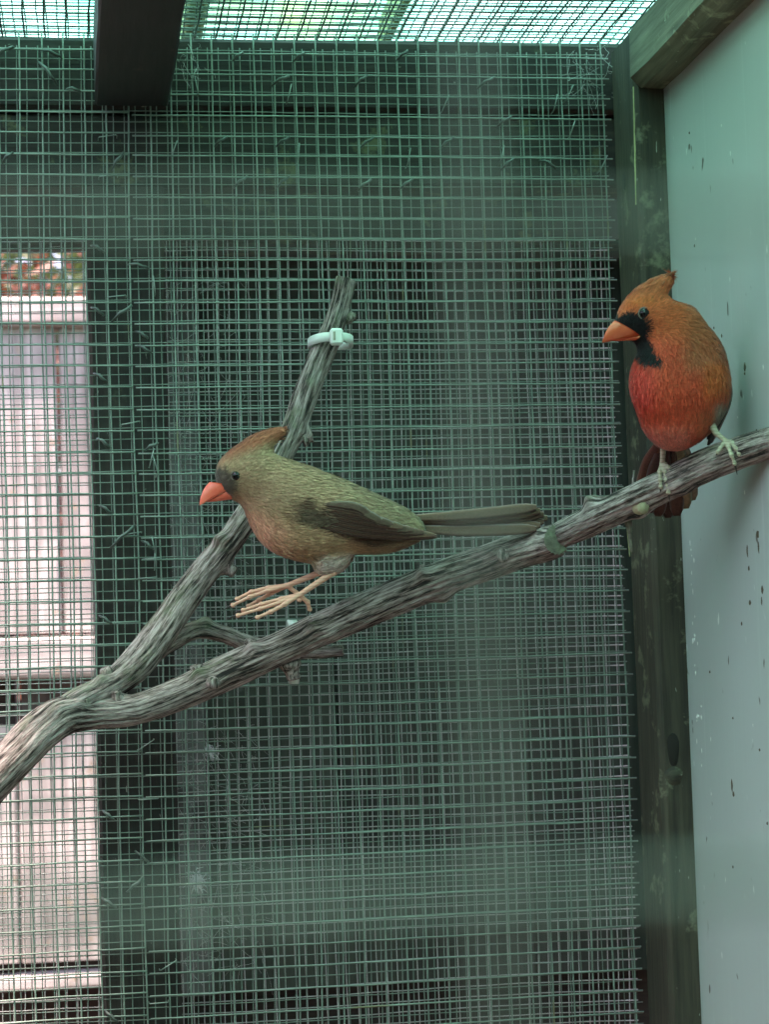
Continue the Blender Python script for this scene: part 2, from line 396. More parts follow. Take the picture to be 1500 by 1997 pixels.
for j in range(26):
    yy = RNG.uniform(985, 1520); smear(1345+(yy-990)*.045+RNG.normal(0, 4), yy, RNG.uniform(.5, 1.1), RNG.uniform(2, 7), wm, .0003)
for j in range(12): smear(RNG.uniform(1345, 1500), RNG.uniform(240, 1950), RNG.uniform(.5, 1.2), RNG.uniform(2, 7), wm, .0003)
# boarded wall added out of view on the far left to cut side light
lw = empty('side_light_blocker', (X0, -.6, 0), 'dark boarded wall added out of view to cut light from the left', 'wall')
for i in range(9):
    timber('board', (X0-.022-.004*(i % 2), -1.19+i*.134, 0), (X0-.002, -1.19+(i+1)*.134-.002, ZR), M['dark_z'], lw, n=8)
cw_ = empty('front_light_blocker', (0, -2.6, 0), 'grey boarded wall added behind the camera to cut the front light', 'wall')  # unseen wall added behind the viewer to hold back front light
for i in range(24):
    timber('board', (-2.2+i*.15, -2.64-.004*(i % 2), 0), (-2.2+(i+1)*.15-.003, -2.62, 2.1), M['shed'], cw_, n=8)
# splinters on the corner post's front edge (chipped pale wood)
for (x0, y0, x1, y1, ww) in ((1238, 170, 1243, 400, .0016), (1224, 1008, 1231, 1085, .0022)):
    a = PX(x0, y0, XR); b = PX(x1, y1, XR)
    mb = MB(); k = 14
    pts = [a+(b-a)*t for t in np.linspace(0, 1, k)]
    V = []; F = []
    for i, p in enumerate(pts):
        wv = ww*math.sin(math.pi*(i+.3)/(k-.4))*(.7+.3*math.sin(i*2.1)); V += [p+np.array([-.0006, -wv, 0]), p+np.array([-.0012, 0, 0]), p+np.array([-.0004, wv*.6, 0])]
    for i in range(k-1):
        for j in range(2): F.append([i*3+j, i*3+j+1, i*3+4+j, i*3+3+j])
    mesh_obj('splinter', V, F, M['batten'], frame)

# ------------------------------------------------------------------ wire meshes
def panel_mesh(root, us, vs, u_rng, v_rng, to_world, r, mat, seed, jit=.00035, wav=.0010, bulge=.0008, off=None, nu='vertical_wire', nv='horizontal_wire', step=.012, sides=5, uend=None):
    """us: positions of the wires running along v; vs: of those running along u. to_world(u, v, d) -> 3D"""
    g = np.random.default_rng(seed); ph = g.uniform(0, 6.28, 24); kk = g.uniform(5, 26, 24)
    def defo(u, v):
        du = wav*(np.sin(kk[0]*u+kk[1]*v+ph[0])*.6 + .4*np.sin(kk[2]*u-kk[3]*v+ph[1]))
        dv = wav*(np.sin(kk[4]*u+kk[5]*v+ph[2])*.6 + .4*np.sin(-kk[6]*u+kk[7]*v+ph[3]))
        dd = bulge*(np.sin(kk[8]*u+kk[9]*v+ph[4])*.6 + .4*np.sin(kk[10]*u-kk[11]*v+ph[5]))
        return du, dv, dd
    off = r if off is None else off
    for i, u in enumerate(us):
        lo, hi = v_rng if uend is None else uend(u)
        v = np.linspace(lo, hi, max(3, int((hi-lo)/step)+1)); uu = np.full_like(v, u)+g.normal(0, jit)
        p = g.uniform(0, 6.28, 3); q = g.uniform(40, 160, 3)
        uu = uu+jit*.55*(np.sin(q[0]*v+p[0])+np.sin(q[1]*v+p[1])*.7)
        du, dv, dd = defo(uu, v)
        V, F = tube_vf(to_world(uu+du, v+dv, dd+off*.5), r, sides); mesh_obj(nu, V, F, mat, root, True)
    for i, v0 in enumerate(vs):
        u = np.linspace(u_rng[0], u_rng[1], max(3, int((u_rng[1]-u_rng[0])/step)+1)); v = np.full_like(u, v0)+g.normal(0, jit)
        p = g.uniform(0, 6.28, 3); q = g.uniform(40, 160, 3)
        v = v+jit*.55*(np.sin(q[0]*u+p[0])+np.sin(q[1]*u+p[1])*.7)
        du, dv, dd = defo(u, v)
        V, F = tube_vf(to_world(u+du, v+dv, dd-off*.5), r, sides); mesh_obj(nv, V, F, mat, root, True)
def back_plane(Y):
    return lambda u, v, d: np.stack([u, Y+d, v], 1)
S = .0127
zlow = zt(700, 2060)
seam = xt(268, 1000)
zc = zt(600, 113); xc = xt(426, 700)
# coarse mesh, right-hand piece
r1 = empty('coarse_wire_mesh', (xc, -.006, zc), 'green coated half inch wire mesh stapled between middle post and corner post', 'wire mesh')
us = np.array([u for u in xc+S*np.arange(-12, 30) if seam+.001 < u < XR-.0015]); vs = zc-S*np.arange(0, 50); vs = vs[vs > zlow]
panel_mesh(r1, us, vs, (seam+.0012, XR-.001), (zlow, ZR-.001), back_plane(-.0060), .00053, M['wire'], 3, bulge=.0004, jit=.00022, wav=.0007)
# coarse mesh, left-hand piece
zc2 = zt(60, 102)
r2 = empty('coarse_wire_mesh', (seam-.1, -.006, zc2), 'green coated wire mesh piece left of the seam on the middle post', 'wire mesh')
us = seam-.0010-S*np.arange(0, 26); vs = zc2-S*np.arange(0, 50); vs = vs[vs > zlow]
panel_mesh(r2, us, vs, (seam-.0010-S*25, seam-.0006), (zlow, ZR-.001), back_plane(-.0065), .00053, M['wire'], 11, bulge=.0004, jit=.00026, wav=.0008)
# fine mesh in front of the timbers
S2 = .00635
r3 = empty('fine_wire_mesh', (xc, -.003, zc), 'fine green wire mesh lying behind the coarse mesh over the dark timbers', 'wire mesh')
us = np.arange(xt(-60, 1000), XR-.003, S2*1.004); vs = np.arange(zt(600, 104), zlow, -S2*1.006)
panel_mesh(r3, us, vs, (xt(-60, 1000), XR-.002), (zlow, zt(600, 99)), back_plane(-.0028), .00032, M['wire_fine'], 21, jit=.00018, wav=.0008, bulge=.0003)
# galvanised mesh on the outer side
r4 = empty('outer_wire_mesh', (xc, TH+.006, zc), 'pale galvanised wire mesh on the outer side of the frame', 'wire mesh')
us = np.arange(xt(-60, 1000), XR+.01, S2*1.0); vs = np.arange(zt(700, 470, .05), zt(700, 2100, .05), -S2*1.0)
panel_mesh(r4, us, vs, (xt(-60, 1000), XR+.01), (zt(700, 2100, .05), zt(700, 470, .05)), back_plane(TH+.0062), .00035, M['wire_galv'], 31, jit=.00020, wav=.0009, bulge=.0005)
# roof meshes
def roof_plane(Z): return lambda u, v, d: np.stack([u, v, Z-d], 1)
r5 = empty('roof_wire_mesh', (0, -.2, ZR), 'dark green wire mesh stretched flat under the translucent roof sheet', 'wire mesh')
us = np.arange(xt(-120, 60), XR+.012, S); vs = np.arange(.044, -.42, -S)
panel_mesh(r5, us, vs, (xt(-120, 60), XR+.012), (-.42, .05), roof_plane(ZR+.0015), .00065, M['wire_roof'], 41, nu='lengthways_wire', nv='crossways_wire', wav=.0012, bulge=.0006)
r6 = empty('roof_wire_mesh', (0, -.2, ZR+.006), 'finer dark wire mesh just above the roof wire mesh', 'wire mesh')
us = np.arange(xt(-120, 60), XR+.012, S2); vs = np.arange(.048, -.42, -S2)
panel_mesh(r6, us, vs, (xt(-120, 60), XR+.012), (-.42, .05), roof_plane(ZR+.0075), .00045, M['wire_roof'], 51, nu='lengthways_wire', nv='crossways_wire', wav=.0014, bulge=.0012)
# front mesh that the cage is seen through (out of focus)
YF = CAM[1]+.088; c0 = PY(930, 425, YF)
c1 = PY(930, 1740, YF); SF = abs(c1[2]-c0[2])
r7 = empty('front_wire_mesh', (float(c0[0]), YF, float(c0[2])), 'green wire mesh across the front of the cage, seen out of focus', 'wire mesh')
us = c0[0]+SF*np.arange(-10, 11); vs = c0[2]+SF*np.arange(-12, 12)
panel_mesh(r7, us, vs, (c0[0]-SF*10, c0[0]+SF*10), (c0[2]-SF*12, c0[2]+SF*11), back_plane(YF), .00044, M['wire_front'], 61, jit=.0001, wav=.0002, bulge=.0003)

# ------------------------------------------------------------------ staples and wire ties (parts of the coarse mesh)
def staple(px, py, ang, parent, L=.0112, name='staple'):
    c = PY(px, py, -.0085); d = np.array([math.cos(rad(ang)), 0, math.sin(rad(ang))])
    a = c-d*L/2; b = c+d*L/2; k = np.array([0, .008, 0])
    P = [a+k, a+k*.3, a+d*.0006, c+np.array([0, -.0004, 0]), b-d*.0006, b+k*.3, b+k]
    tube(name, P, .00036, M['staple'], parent, 5)
def tie(px, py, ang, parent, L=.010, r=.0008):
    c = PY(px, py, -.0078); d = np.array([math.cos(rad(ang)), 0, math.sin(rad(ang))]); e = np.array([-d[2], 0, d[0]])
    P = [c-d*L*.55+np.array([0, .004, 0]), c-d*L*.35, c-d*L*.1+e*.0006+np.array([0, -.0012, 0]), c+d*L*.2-e*.0003+np.array([0, -.0012, 0]), c+d*L*.45, c+d*L*.55+np.array([0, .003, 0])]
    tube('wire_tie', P, [r*.7, r, r*1.2, r*1.2, r, r*.7], M['tie_wire'], parent, 6)
for px, py, a in ((210, 266, 8), (211, 343, 6), (228, 578, 6), (301, 555, 95), (377, 150, 70), (383, 165, 100), (296, 892, 75), (303, 905, 105), (258, 1040, 8), (255, 825, 10), (287, 1127, 3), (300, 1065, 100),
                  (302, 1092, 88), (296, 1089, 5), (565, 180, 75), (583, 296, 84), (1112, 180, 62), (1117, 250, 70), (1178, 318, 62), (1084, 200, 75), (328, 1882, 30), (310, 1955, 2), (285, 1452, 32), (290, 1558, 2),
                  (340, 290, 70), (870, 200, 65), (798, 305, 78), (980, 300, 75)):
    staple(px, py, a, r1 if px > 268 else r2)
for px, py, a, L in ((92, 140, -52, .016), (143, 175, -10, .008), (230, 313, 55, .012), (15, 306, 42, .008), (238, 610, 38, .014), (190, 606, -35, .008), (195, 735, -35, .008), (201, 862, -35, .008), (206, 993, -35, .008),
                     (240, 1045, 42, .018), (206, 1208, -35, .008), (212, 1590, -40, .008), (263, 1725, 42, .012), (280, 680, -28, .009), (288, 1062, -38, .008), (270, 518, -12, .011), (190, 484, -30, .008), (218, 1982, -42, .009), (548, 156, 28, .011),
                     (706, 156, 40, .009), (950, 160, 32, .012), (464, 110, 40, .008), (584, 110, 40, .008), (785, 108, 40, .009), (430, 276, 38, .009), (552, 276, 35, .010), (716, 278, 38, .010), (873, 278, 38, .010), (985, 236, 35, .010),
                     (470, 354, 40, .010), (553, 354, 42, .010), (712, 360, 40, .010), (794, 358, 38, .010), (992, 318, 40, .010), (1070, 320, -30, .010), (8, 100, 28, .012), (100, 104, -20, .012), (296, 870, 28, .008), (276, 652, -30, .008), (213, 1760, -35, .009), (277, 1670, -40, .009)):
    tie(px, py, a, r1 if px > 268 else r2, L)

# ------------------------------------------------------------------ roof sheet
SP = .028; ys = np.arange(.27, -1.45, -SP/8); xs = np.linspace(-.15, XR+.10, 14)
ZS = ZR+.052
V = [(x, y, ZS+.0065*math.sin(2*math.pi*y/SP)+.003*math.sin(x*2.2)) for y in ys for x in xs]; nx = len(xs)
F = [[j*nx+i, j*nx+i+1, (j+1)*nx+i+1, (j+1)*nx+i] for j in range(len(ys)-1) for i in range(nx-1)]
roof = mesh_obj('corrugated_roof_sheet', V, F, M['roof'], None, True)
V2 = [(x-(XR+.10)-.64, y, z) for x, y, z in V]
light_gap_sheet = mesh_obj('corrugated_roof_sheet', V2, F, M['roof'], None, True)  # unseen sheet, added to narrow the gap that lets sky light in
tag(light_gap_sheet, 'second translucent corrugated sheet added out of view to narrow the light gap on the left', 'roof sheet')
tag(roof, 'translucent blue green corrugated plastic sheet over the wire roof', 'roof sheet')
pr = empty('overhead_light_blocker', (-.3, -1.95, ZS), 'dark boarded roof added out of view to cut light in front of the cage', 'roof')  # opaque roof added out of view, shades the cage from the front
for i in range(7):
    timber('board', (-2.2, -1.68-(i+1)*.133+.002, ZS+.02-.006*(i % 2)), (1.4, -1.68-i*.133, ZS+.045), M['dark_x'], pr, n=6)
for k, (xa, xb) in enumerate(((355, 412), (772, 806))):
    b_ = timber('roof_batten', (float(PY(xa, 60, 0)[0])+.004, -1.25, ZR+.022), (float(PY(xb, 60, 0)[0]), .10, ZR+.043), M['batten'])
    tag(b_, ['wide pale yellow green batten under the roof sheet beside the dark rafter', 'narrow pale batten under the middle of the roof sheet'][k], 'batten', 'battens under the roof sheet')

# ------------------------------------------------------------------ behind the back mesh: shed wall, eave, fence, plants
YS = .135
shed = empty('shed_wall', (.25, YS, .9), 'dark grey boarded shed wall standing close behind the wire mesh', 'shed')
xs0 = float(PY(268, 1000, YS)[0]); zb = float(PY(600, 1925, YS)[2]); ztp = float(PY(600, 505, YS)[2])
nb = 5; bw = (XR+.35-xs0)/nb
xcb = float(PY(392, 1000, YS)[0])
timber('daylight_strip', (xs0, YS-.012, zb), (xcb, YS-.001, ztp), M['corner'], shed, n=12)  # pale strip: daylight from the left put into the board's colour
for i in range(nb):
    timber('board', (xs0+i*bw, YS, zb), (xs0+(i+1)*bw-.0001, YS+.018, ztp), M['shed'], shed, n=12)
box('back_sheet', (xs0+.002, YS+.0185, zb), (XR+.34, YS+.0195, ztp), M['dark_z'], shed, bev=.0002)
timber('eave_board', (xs0, YS-.045, ztp+.002), (XR+.4, YS+.02, float(PY(600, 355, YS)[2])+.06), M['board2'], shed)
timber('fascia', (X0, YS-.052, float(PY(80, 486, YS-.052)[2])), (xs0-.001, YS-.036, ztp+.12), M['brown'], shed, wob=.0015)
timber('light_stop_board', (XR+.055, TH+.012, 0), (XR+.073, YS-.001, ztp+.05), M['shed'], shed, n=12)  # hidden board added to stop light entering behind the mesh from the right
timber('shadow_gap_plank', (xs0, YS+.03, 0), (XR+.35, YS+.09, zb-.002), M['dark_x'], shed)  # dark plank in place of the deep shadow gap below the boards
for xx in (xs0+.01, XR+.3): timber('corner_batten', (xx, YS+.020, 0), (xx+.04, YS+.06, ztp), M['dark_z'], shed)

YFN = .95
fence = empty('wooden_fence', (-.2, YFN, 0), 'sunlit weathered pale board fence seen through the left opening', 'fence')
zf = lambda py: float(PY(90, py, YFN)[2])
xa = float(PY(118, 1000, YFN)[0]); bwid = .098
timber('cap_rail', (xa-1.3, YFN-.022, zf(640)), (xa+1.3, YFN+.03, zf(585)), M['pale_x'], fence, bev=.004)
for i in range(-12, 12):
    timber('board', (xa+i*bwid+.001, YFN-.004*(i % 2), zf(1234)), (xa+(i+1)*bwid-.001, YFN+.016, zf(641)), M['pale_z'], fence, bev=.003, n=10)
timber('middle_rail', (xa-1.3, YFN-.02, zf(1322)), (xa+1.3, YFN+.03, zf(1241)), M['pale_x'], fence, bev=.004)
for i in range(-12, 12):
    timber('lower_board', (xa+.05+i*bwid+.001, YFN-.004*(i % 2), zf(1874)), (xa+.05+(i+1)*bwid-.001, YFN+.016, zf(1412)), M['pale_z'], fence, bev=.003, n=10)
timber('bottom_rail', (xa-1.3, YFN-.01, zf(1928)), (xa+1.3, YFN+.03, zf(1900)), M['pale_x'], fence, bev=.003)
for xx in (-1.1, -.12, .85): timber('fence_post', (xa+xx, YFN+.032, -.02), (xa+xx+.07, YFN+.10, zf(600)), M['brown'], fence)
timber('backing_board', (xa-1.3, YFN+.034, zf(1500)), (xa-.125, YFN+.05, zf(1280)), M['tan'], fence)
timber('backing_board', (xa-.045, YFN+.034, zf(1500)), (xa+1.3, YFN+.05, zf(1280)), M['tan'], fence)
timber('kick_board', (xa-1.3, YFN+.102, 0), (xa+1.3, YFN+.12, zf(1800)), M['brown'], fence)

leafmat = {}
def leaf_mat(name, c1, c2):
    m, n, bs = new_mat(name)
    g = noise(n, coords(n, (12, 12, 12)), 1, 3); c = ramp(n, g, [(.35, c1), (.65, c2)]).outputs[0]
    n.links.new(c, bs.inputs['Base Color']); bs.inputs['Roughness'].default_value = .5
    tr = n.nodes.new('ShaderNodeBsdfTranslucent'); n.links.new(c, tr.inputs[0]); mx = n.nodes.new('ShaderNodeMixShader'); mx.inputs[0].default_value = .35
    n.links.new(bs.outputs[0], mx.inputs[1]); n.links.new(tr.outputs[0], mx.inputs[2]); n.links.new(mx.outputs[0], n.nodes['Material Output'].inputs[0])
    return m
lg = leaf_mat('green_leaf', (.03, .06, .018), (.08, .13, .04)); lr = leaf_mat('russet_leaf', (.10, .035, .02), (.20, .075, .04))
def shrub(name, label, cx, cy, h, spread, mat, nleaf, ls, seed):
    g = np.random.default_rng(seed)
    root = empty(name, (cx, cy, 0), label, 'shrub', 'shrubs beyond the fence')
    st = MB(); tips = []
    for k in range(9):
        a = g.uniform(0, 6.28); top = np.array([cx+math.cos(a)*spread*g.uniform(.2, .9), cy+math.sin(a)*spread*g.uniform(.2, .9), h*g.uniform(.75, 1)])
        mid = np.array([cx, cy, 0])*.45+top*.55+g.normal(0, .04, 3)
        P = np.array([(1-t)**2*np.array([cx, cy, 0])+2*t*(1-t)*mid+t*t*top for t in np.linspace(0, 1, 9)])
        V, F = tube_vf(P, np.linspace(.012, .003, 9), 5); st.add(V, F); tips.append(P)
    st.build('stem', M['brown'], root)
    mb = MB()
    for k in range(nleaf):
        P = tips[g.integers(len(tips))]; p = P[g.integers(3, 9)]+g.normal(0, spread*.28, 3)*np.array([1, 1, .8])
        d = g.normal(0, 1, 3); d[2] -= .3; d /= np.linalg.norm(d); s = np.cross(d, g.normal(0, 1, 3)); s /= np.linalg.norm(s); nn = np.cross(d, s); L = ls*g.uniform(.6, 1.3)
        mb.add([p, p+d*L*.45+s*L*.28+nn*L*.06, p+d*L, p+d*L*.45-s*L*.28+nn*L*.06, p+d*L*.5-nn*L*.03], [[0, 1, 4], [1, 2, 4], [2, 3, 4], [3, 0, 4]])
    o = mb.build('foliage', mat, root); o['kind'] = 'stuff'
zs = float(PY(80, 480, 2.2)[2])
shrub('russet_shrub', 'russet leaved shrub showing above the pale fence', float(PY(25, 540, 2.0)[0]), 2.0, zs+.12, .22, lr, 1400, .05, 5)
shrub('green_shrub', 'green leafy shrub beside the russet one above the fence', float(PY(130, 540, 2.3)[0]), 2.3, zs+.16, .26, lg, 2200, .045, 6)
shrub('green_shrub', 'taller dark green shrub behind the russet shrub', float(PY(60, 540, 3.2)[0]), 3.2, zs+.65, .55, lg, 4200, .06, 8)

# ------------------------------------------------------------------ branch
def smooth_path(K, n):
    K = np.asarray(K, float); t = np.arange(len(K)); d = np.concatenate([[0], np.cumsum(np.linalg.norm(np.diff(K[:, :3], axis=0), axis=1))])
    q = np.linspace(0, d[-1], n); out = np.zeros((n, K.shape[1]))
    # Catmull-Rom in arc length
    for j in range(K.shape[1]):
        mslope = np.gradient(K[:, j], d)
        i = np.clip(np.searchsorted(d, q)-1, 0, len(d)-2); hh = d[i+1]-d[i]; s = (q-d[i])/hh
        out[:, j] = (2*s**3-3*s**2+1)*K[i, j]+(s**3-2*s**2+s)*hh*mslope[i]+(-2*s**3+3*s**2)*K[i+1, j]+(s**3-s**2)*hh*mslope[i+1]
    return out
def branch(name, pts, parent, seed, n=None, sides=56, bumps=(), ridge=.00055, endcut=True, start=0.0, mossk=0.0, taper_end=False):
    """pts: (px, py, Y, radius_px); bumps: (px, py, height_px, width_px, side) swell the surface towards a pixel direction"""
    K = []
    for px, py, Y, rp in pts:
        p = PY(px, py, Y); depth = (p-CAM)@FWD; K.append([*p, rp*depth/F_PX])
    L = np.sum(np.linalg.norm(np.diff(np.array(K)[:, :3], axis=0), axis=1)); n = n or max(12, int(L/.0012))
    K = smooth_path(K, n); P = K[:, :3]; R = K[:, 3]
    g = np.random.default_rng(seed)
    T = np.gradient(P, axis=0); T /= np.linalg.norm(T, axis=1)[:, None]
    Nn = np.zeros_like(P); a = np.cross(T[0], np.array([0, 1.0, 0])); Nn[0] = a/np.linalg.norm(a)
    for i in range(1, n):
        v = Nn[i-1]-T[i]*(Nn[i-1]@T[i]); Nn[i] = v/np.linalg.norm(v)
    B = np.cross(T, Nn); th = np.arange(sides)*2*math.pi/sides
    s = np.linspace(0, L, n)[:, None]; tt = th[None, :]
    rr = np.zeros((n, sides))
    for k in range(7):
        f = g.integers(11, 26); ph = g.uniform(0, 6.28); dr = g.uniform(-7, 7); wob = g.uniform(.5, 1.8); q = g.uniform(25, 110)
        rr += np.sin(f*tt+ph+dr*s+wob*np.sin(q*s+ph)) * (.6+.4*np.sin(g.uniform(30, 80)*s+2*tt+ph))
    rr = np.maximum(rr, -2.5)*ridge*.5
    lump = np.zeros((n, sides))
    for k in range(5):
        lump += np.sin(g.integers(1, 4)*tt+g.uniform(0, 6.28)+g.uniform(-30, 30)*s)*np.sin(g.uniform(15, 60)*s+g.uniform(0, 6.28))
    Rm = R[:, None]*.91*(1+.028*lump)+rr
    dirv = np.cos(tt)[..., None]*Nn[:, None, :]+np.sin(tt)[..., None]*B[:, None, :]
    V = P[:, None, :]+Rm[..., None]*dirv
    moss = np.full((n, sides), mossk)
    moss += .10*dirv[..., 2]
    # bumps: pull surface near a picture point outwards
    for (bx, by, hpx, wpx) in bumps:
        i0 = np.argmin([(proj(p)[0]-bx)**2+(proj(p)[1]-by)**2 for p in P[::3]])*3
        dep = (P[i0]-CAM)@FWD; tgt = CAM+ray(bx, by)*(dep/(ray(bx, by)@FWD))
        dv = tgt-P[i0]; dv -= T[i0]*(dv@T[i0]); dn = np.linalg.norm(dv)
        if dn < R[i0]*.75: dv = dv+(-FWD)*math.sqrt(max(R[i0]**2-dn**2, 0))
        dv /= np.linalg.norm(dv); c = P[i0]+dv*R[i0]
        wv = wpx*dep/F_PX; hh = hpx*dep/F_PX
        d2 = np.sum((V-c)**2, -1)/wv**2; wgt = np.exp(-d2*1.6)
        V += (wgt*hh)[..., None]*dv; moss += wgt*.12
    V = V.reshape(-1, 3)
    bark = np.stack([np.cos(tt)*np.mean(R)+0*s, np.sin(tt)*np.mean(R)+0*s, 0*tt+s], -1).reshape(-1, 3)
    i = np.arange(n-1)[:, None]*sides; k = np.arange(sides)[None, :]; k2 = (k+1) % sides
    F = np.stack([i+k, i+k2, i+sides+k2, i+sides+k], -1).reshape(-1, 4).tolist()
    F.append(list(range(sides-1, -1, -1)))
    if not endcut: F.append([(n-1)*sides+q for q in range(sides)])
    m3 = np.stack([moss.ravel()]*3, 1)
    o = mesh_obj(name, V, F, M['bark'], parent, True, attrs={'bark': bark, 'moss': m3})
    if endcut:      # sawn end: a slightly domed disc
        c = P[-1]; E = []; FF = []
        rim = V[(n-1)*sides:]
        E = [c+T[-1]*.0006]+[c+(p-c)*.6+T[-1]*(.0005+.0003*math.sin(q*.45+1)) for q, p in enumerate(rim)]+[p*1.0 for p in rim]
        for q in range(sides): FF.append([0, 1+q, 1+(q+1) % sides]); FF.append([1+q, 1+sides+q, 1+sides+(q+1) % sides, 1+(q+1) % sides])
        mesh_obj('cut_end', E, FF, M['cutwood'], o, True)
    return o
perch = empty('perch_branch', tuple(PY(120, 1395, -.06)), 'forked bare tree branch with ridged grey bark fixed across the cage', 'branch')
main_pts = [(-420, 1930, -.15, 56), (-250, 1760, -.12, 52), (-90, 1600, -.10, 48), (-30, 1535, -.095, 47), (30, 1475, -.088, 45), (80, 1425, -.08, 43), (125, 1396, -.072, 40), (175, 1391, -.066, 33), (250, 1386, -.062, 32), (350, 1352, -.060, 35),
            (450, 1306, -.060, 37), (550, 1264, -.062, 35), (650, 1217, -.066, 36), (750, 1171, -.074, 37), (850, 1130, -.083, 37), (950, 1096, -.092, 37), (1025, 1069, -.103, 36), (1060, 1060, -.111, 35), (1084, 1053, -.120, 32)]
bumps_main = [(385, 1312, 14, 20), (490, 1262, 15, 18), (613, 1218, 13, 22), (825, 1118, 16, 15), (970, 1075, 8, 22), (1045, 1038, 8, 20), (425, 1330, 10, 18), (160, 1372, 9, 18), (228, 1362, 10, 16), (275, 1392, 6, 14), (740, 1185, 6, 16), (870, 1170, 12, 24), (640, 1235, 7, 18), (120, 1380, 10, 30)]
b_main = branch('main_limb', main_pts, perch, 1, bumps=bumps_main, mossk=-.04)
side_pts = [(1005, 1086, -.092, 22), (1060, 1060, -.104, 27), (1120, 1031, -.122, 29), (1200, 992, -.145, 32), (1300, 946, -.172, 34), (1400, 900, -.199, 34), (1480, 870, -.219, 33), (1530, 853, -.232, 32)]
b_side = branch('side_limb', side_pts, perch, 2, bumps=[(1155, 985, 20, 22), (1250, 1000, 8, 26), (1375, 905, 5, 20), (1330, 960, 6, 24), (1460, 880, 6, 25)], mossk=-.02)
up_pts = [(85, 1425, -.078, 34), (150, 1372, -.068, 31), (210, 1340, -.060, 30), (262, 1300, -.054, 35), (310, 1240, -.050, 34), (360, 1165, -.046, 31), (410, 1100, -.043, 29), (455, 1045, -.040, 28), (500, 978, -.036, 27), (545, 893, -.033, 26),
          (575, 830, -.031, 25), (600, 760, -.029, 26), (625, 695, -.027, 25), (648, 640, -.026, 23), (664, 590, -.025, 21), (675, 545, -.025, 21)]
b_up = branch('upright_limb', up_pts, perch, 3, bumps=[(430, 1052, 16, 16), (605, 748, 7, 20), (600, 842, 18, 16), (445, 1110, 16, 18), (205, 1320, 14, 18), (690, 618, 9, 14), (664, 548, 5, 18)], mossk=.05)
low_pts = [(280, 1290, -.045, 18), (335, 1252, -.036, 18), (385, 1228, -.030, 19), (425, 1234, -.026, 17), (480, 1254, -.022, 16), (540, 1268, -.020, 15), (600, 1272, -.020, 13), (668, 1269, -.020, 11)]
b_low = branch('low_twig', low_pts, perch, 4, sides=32, bumps=[(400, 1210, 10, 16)], mossk=.06)
def stub(px, py, Y, dx, dy, dyY, L, r0, r1, parent, mat='bark', name='twig_stub'):
    p = PY(px, py, Y); dep = (p-CAM)@FWD; k = dep/F_PX
    d = RGT*dx-UPV*dy+np.array([0, dyY, 0]); d = d/np.linalg.norm(d)
    n_ = 9; t = np.linspace(0, 1, n_); P = p+np.outer(t*L*k, d); R = 1.18*(r0+(r1-r0)*t**.7)*k*(1+.10*np.sin(t*9+px))
    V, F = tube_vf(P, R, 14)
    V = V+RNG.normal(0, .00012, V.shape)
    bark = np.stack([V[:, 0], V[:, 1], V[:, 2]], 1)
    o = mesh_obj(name, V, F, M[mat], parent, True, attrs={'bark': bark, 'moss': np.full((len(V), 3), .1)})
    return o
stub(676, 620, -.025, 1, -.1, -.3, 18, 13, 7, b_up); stub(215, 1325, -.06, -.5, -.9, -.4, 26, 15, 9, b_up); stub(590, 858, -.031, .9, -.3, .1, 20, 14, 8, b_up)
stub(440, 1060, -.041, -.75, -.5, -.2, 22, 17, 11, b_up); stub(440, 1105, -.042, .75, .5, -.1, 22, 16, 9, b_up)
stub(1243, 990, -.158, .1, .1, -1, 36, 12, 9, b_side, 'pegwood', 'peg'); stub(1160, 995, -.134, -.25, -1, 0, 18, 18, 10, b_side)
stub(826, 1125, -.083, -.15, -1, -.1, 24, 14, 4, b_main); stub(615, 1225, -.066, -.2, -1, -.2, 24, 17, 8, b_main); stub(490, 1270, -.06, -.1, -1, -.2, 24, 15, 9, b_main); stub(388, 1322, -.06, -.2, -1, -.2, 26, 16, 11, b_main)
stub(412, 1330, -.068, .2, .1, -1, 30, 12, 9, b_main); stub(230, 1370, -.064, -.2, -1, -.4, 26, 15, 8, b_main); stub(160, 1378, -.07, .1, -.8, -.5, 22, 16, 11, b_main)
stub(565, 1290, -.058, .25, 1, .1, 36, 20, 10, b_main); stub(975, 1090, -.1, .1, -.3, -1, 30, 14, 10, b_main)
stub(1232, 985, -.140, .12, -1, .2, 70, 4, 1.5, b_side, name='thorn'); stub(1226, 1015, -.145, .1, 1, 0, 62, 7, 1.5, b_side, 'cutwood', 'thorn')

# ------------------------------------------------------------------ cable ties
def strap_loop(name, P, width, thick, axis, mat, parent=None):
    P = np.asarray(P, float); n_ = len(P); ax = np.asarray(axis, float); ax /= np.linalg.norm(ax)
    T = np.gradient(np.vstack([P[-1], P, P[0]]), axis=0)[1:-1]; T /= np.linalg.norm(T, axis=1)[:, None]
    O = np.cross(T, ax); V = []
    for p, o in zip(P, O):
        for a_, b_ in ((-1, -1), (1, -1), (1, 1), (-1, 1)): V.append(p+ax*a_*width/2+o*b_*thick/2)
    F = []
    for i in range(n_):
        j = (i+1) % n_
        for k in range(4): F.append([i*4+k, i*4+(k+1) % 4, j*4+(k+1) % 4, j*4+k])
    return mesh_obj(name, V, F, mat, parent, True)
zc_ = PY(646, 666, -.027); kz = ((zc_-CAM)@FWD)/F_PX
tie1 = empty('cable_tie', tuple(zc_), 'white cable tie binding the upright limb to the wire mesh', 'cable tie', None)
P = []
for t in np.linspace(0, 2*math.pi, 41)[:-1]:
    cx_, cy_ = math.cos(t), math.sin(t)
    x = 42*kz*math.copysign(abs(cx_)**.8, cx_); y = (.0135 if cy_ > 0 else -.0150)*0+ .0225*math.copysign(abs(cy_)**.8, cy_)*.72+.0045
    P.append(zc_+np.array([x, y, (6*kz)*math.cos(t*2)*0+(-4*kz)*(1 if cx_ > 0 else 1)*abs(cx_)**2+ (3*kz)]))
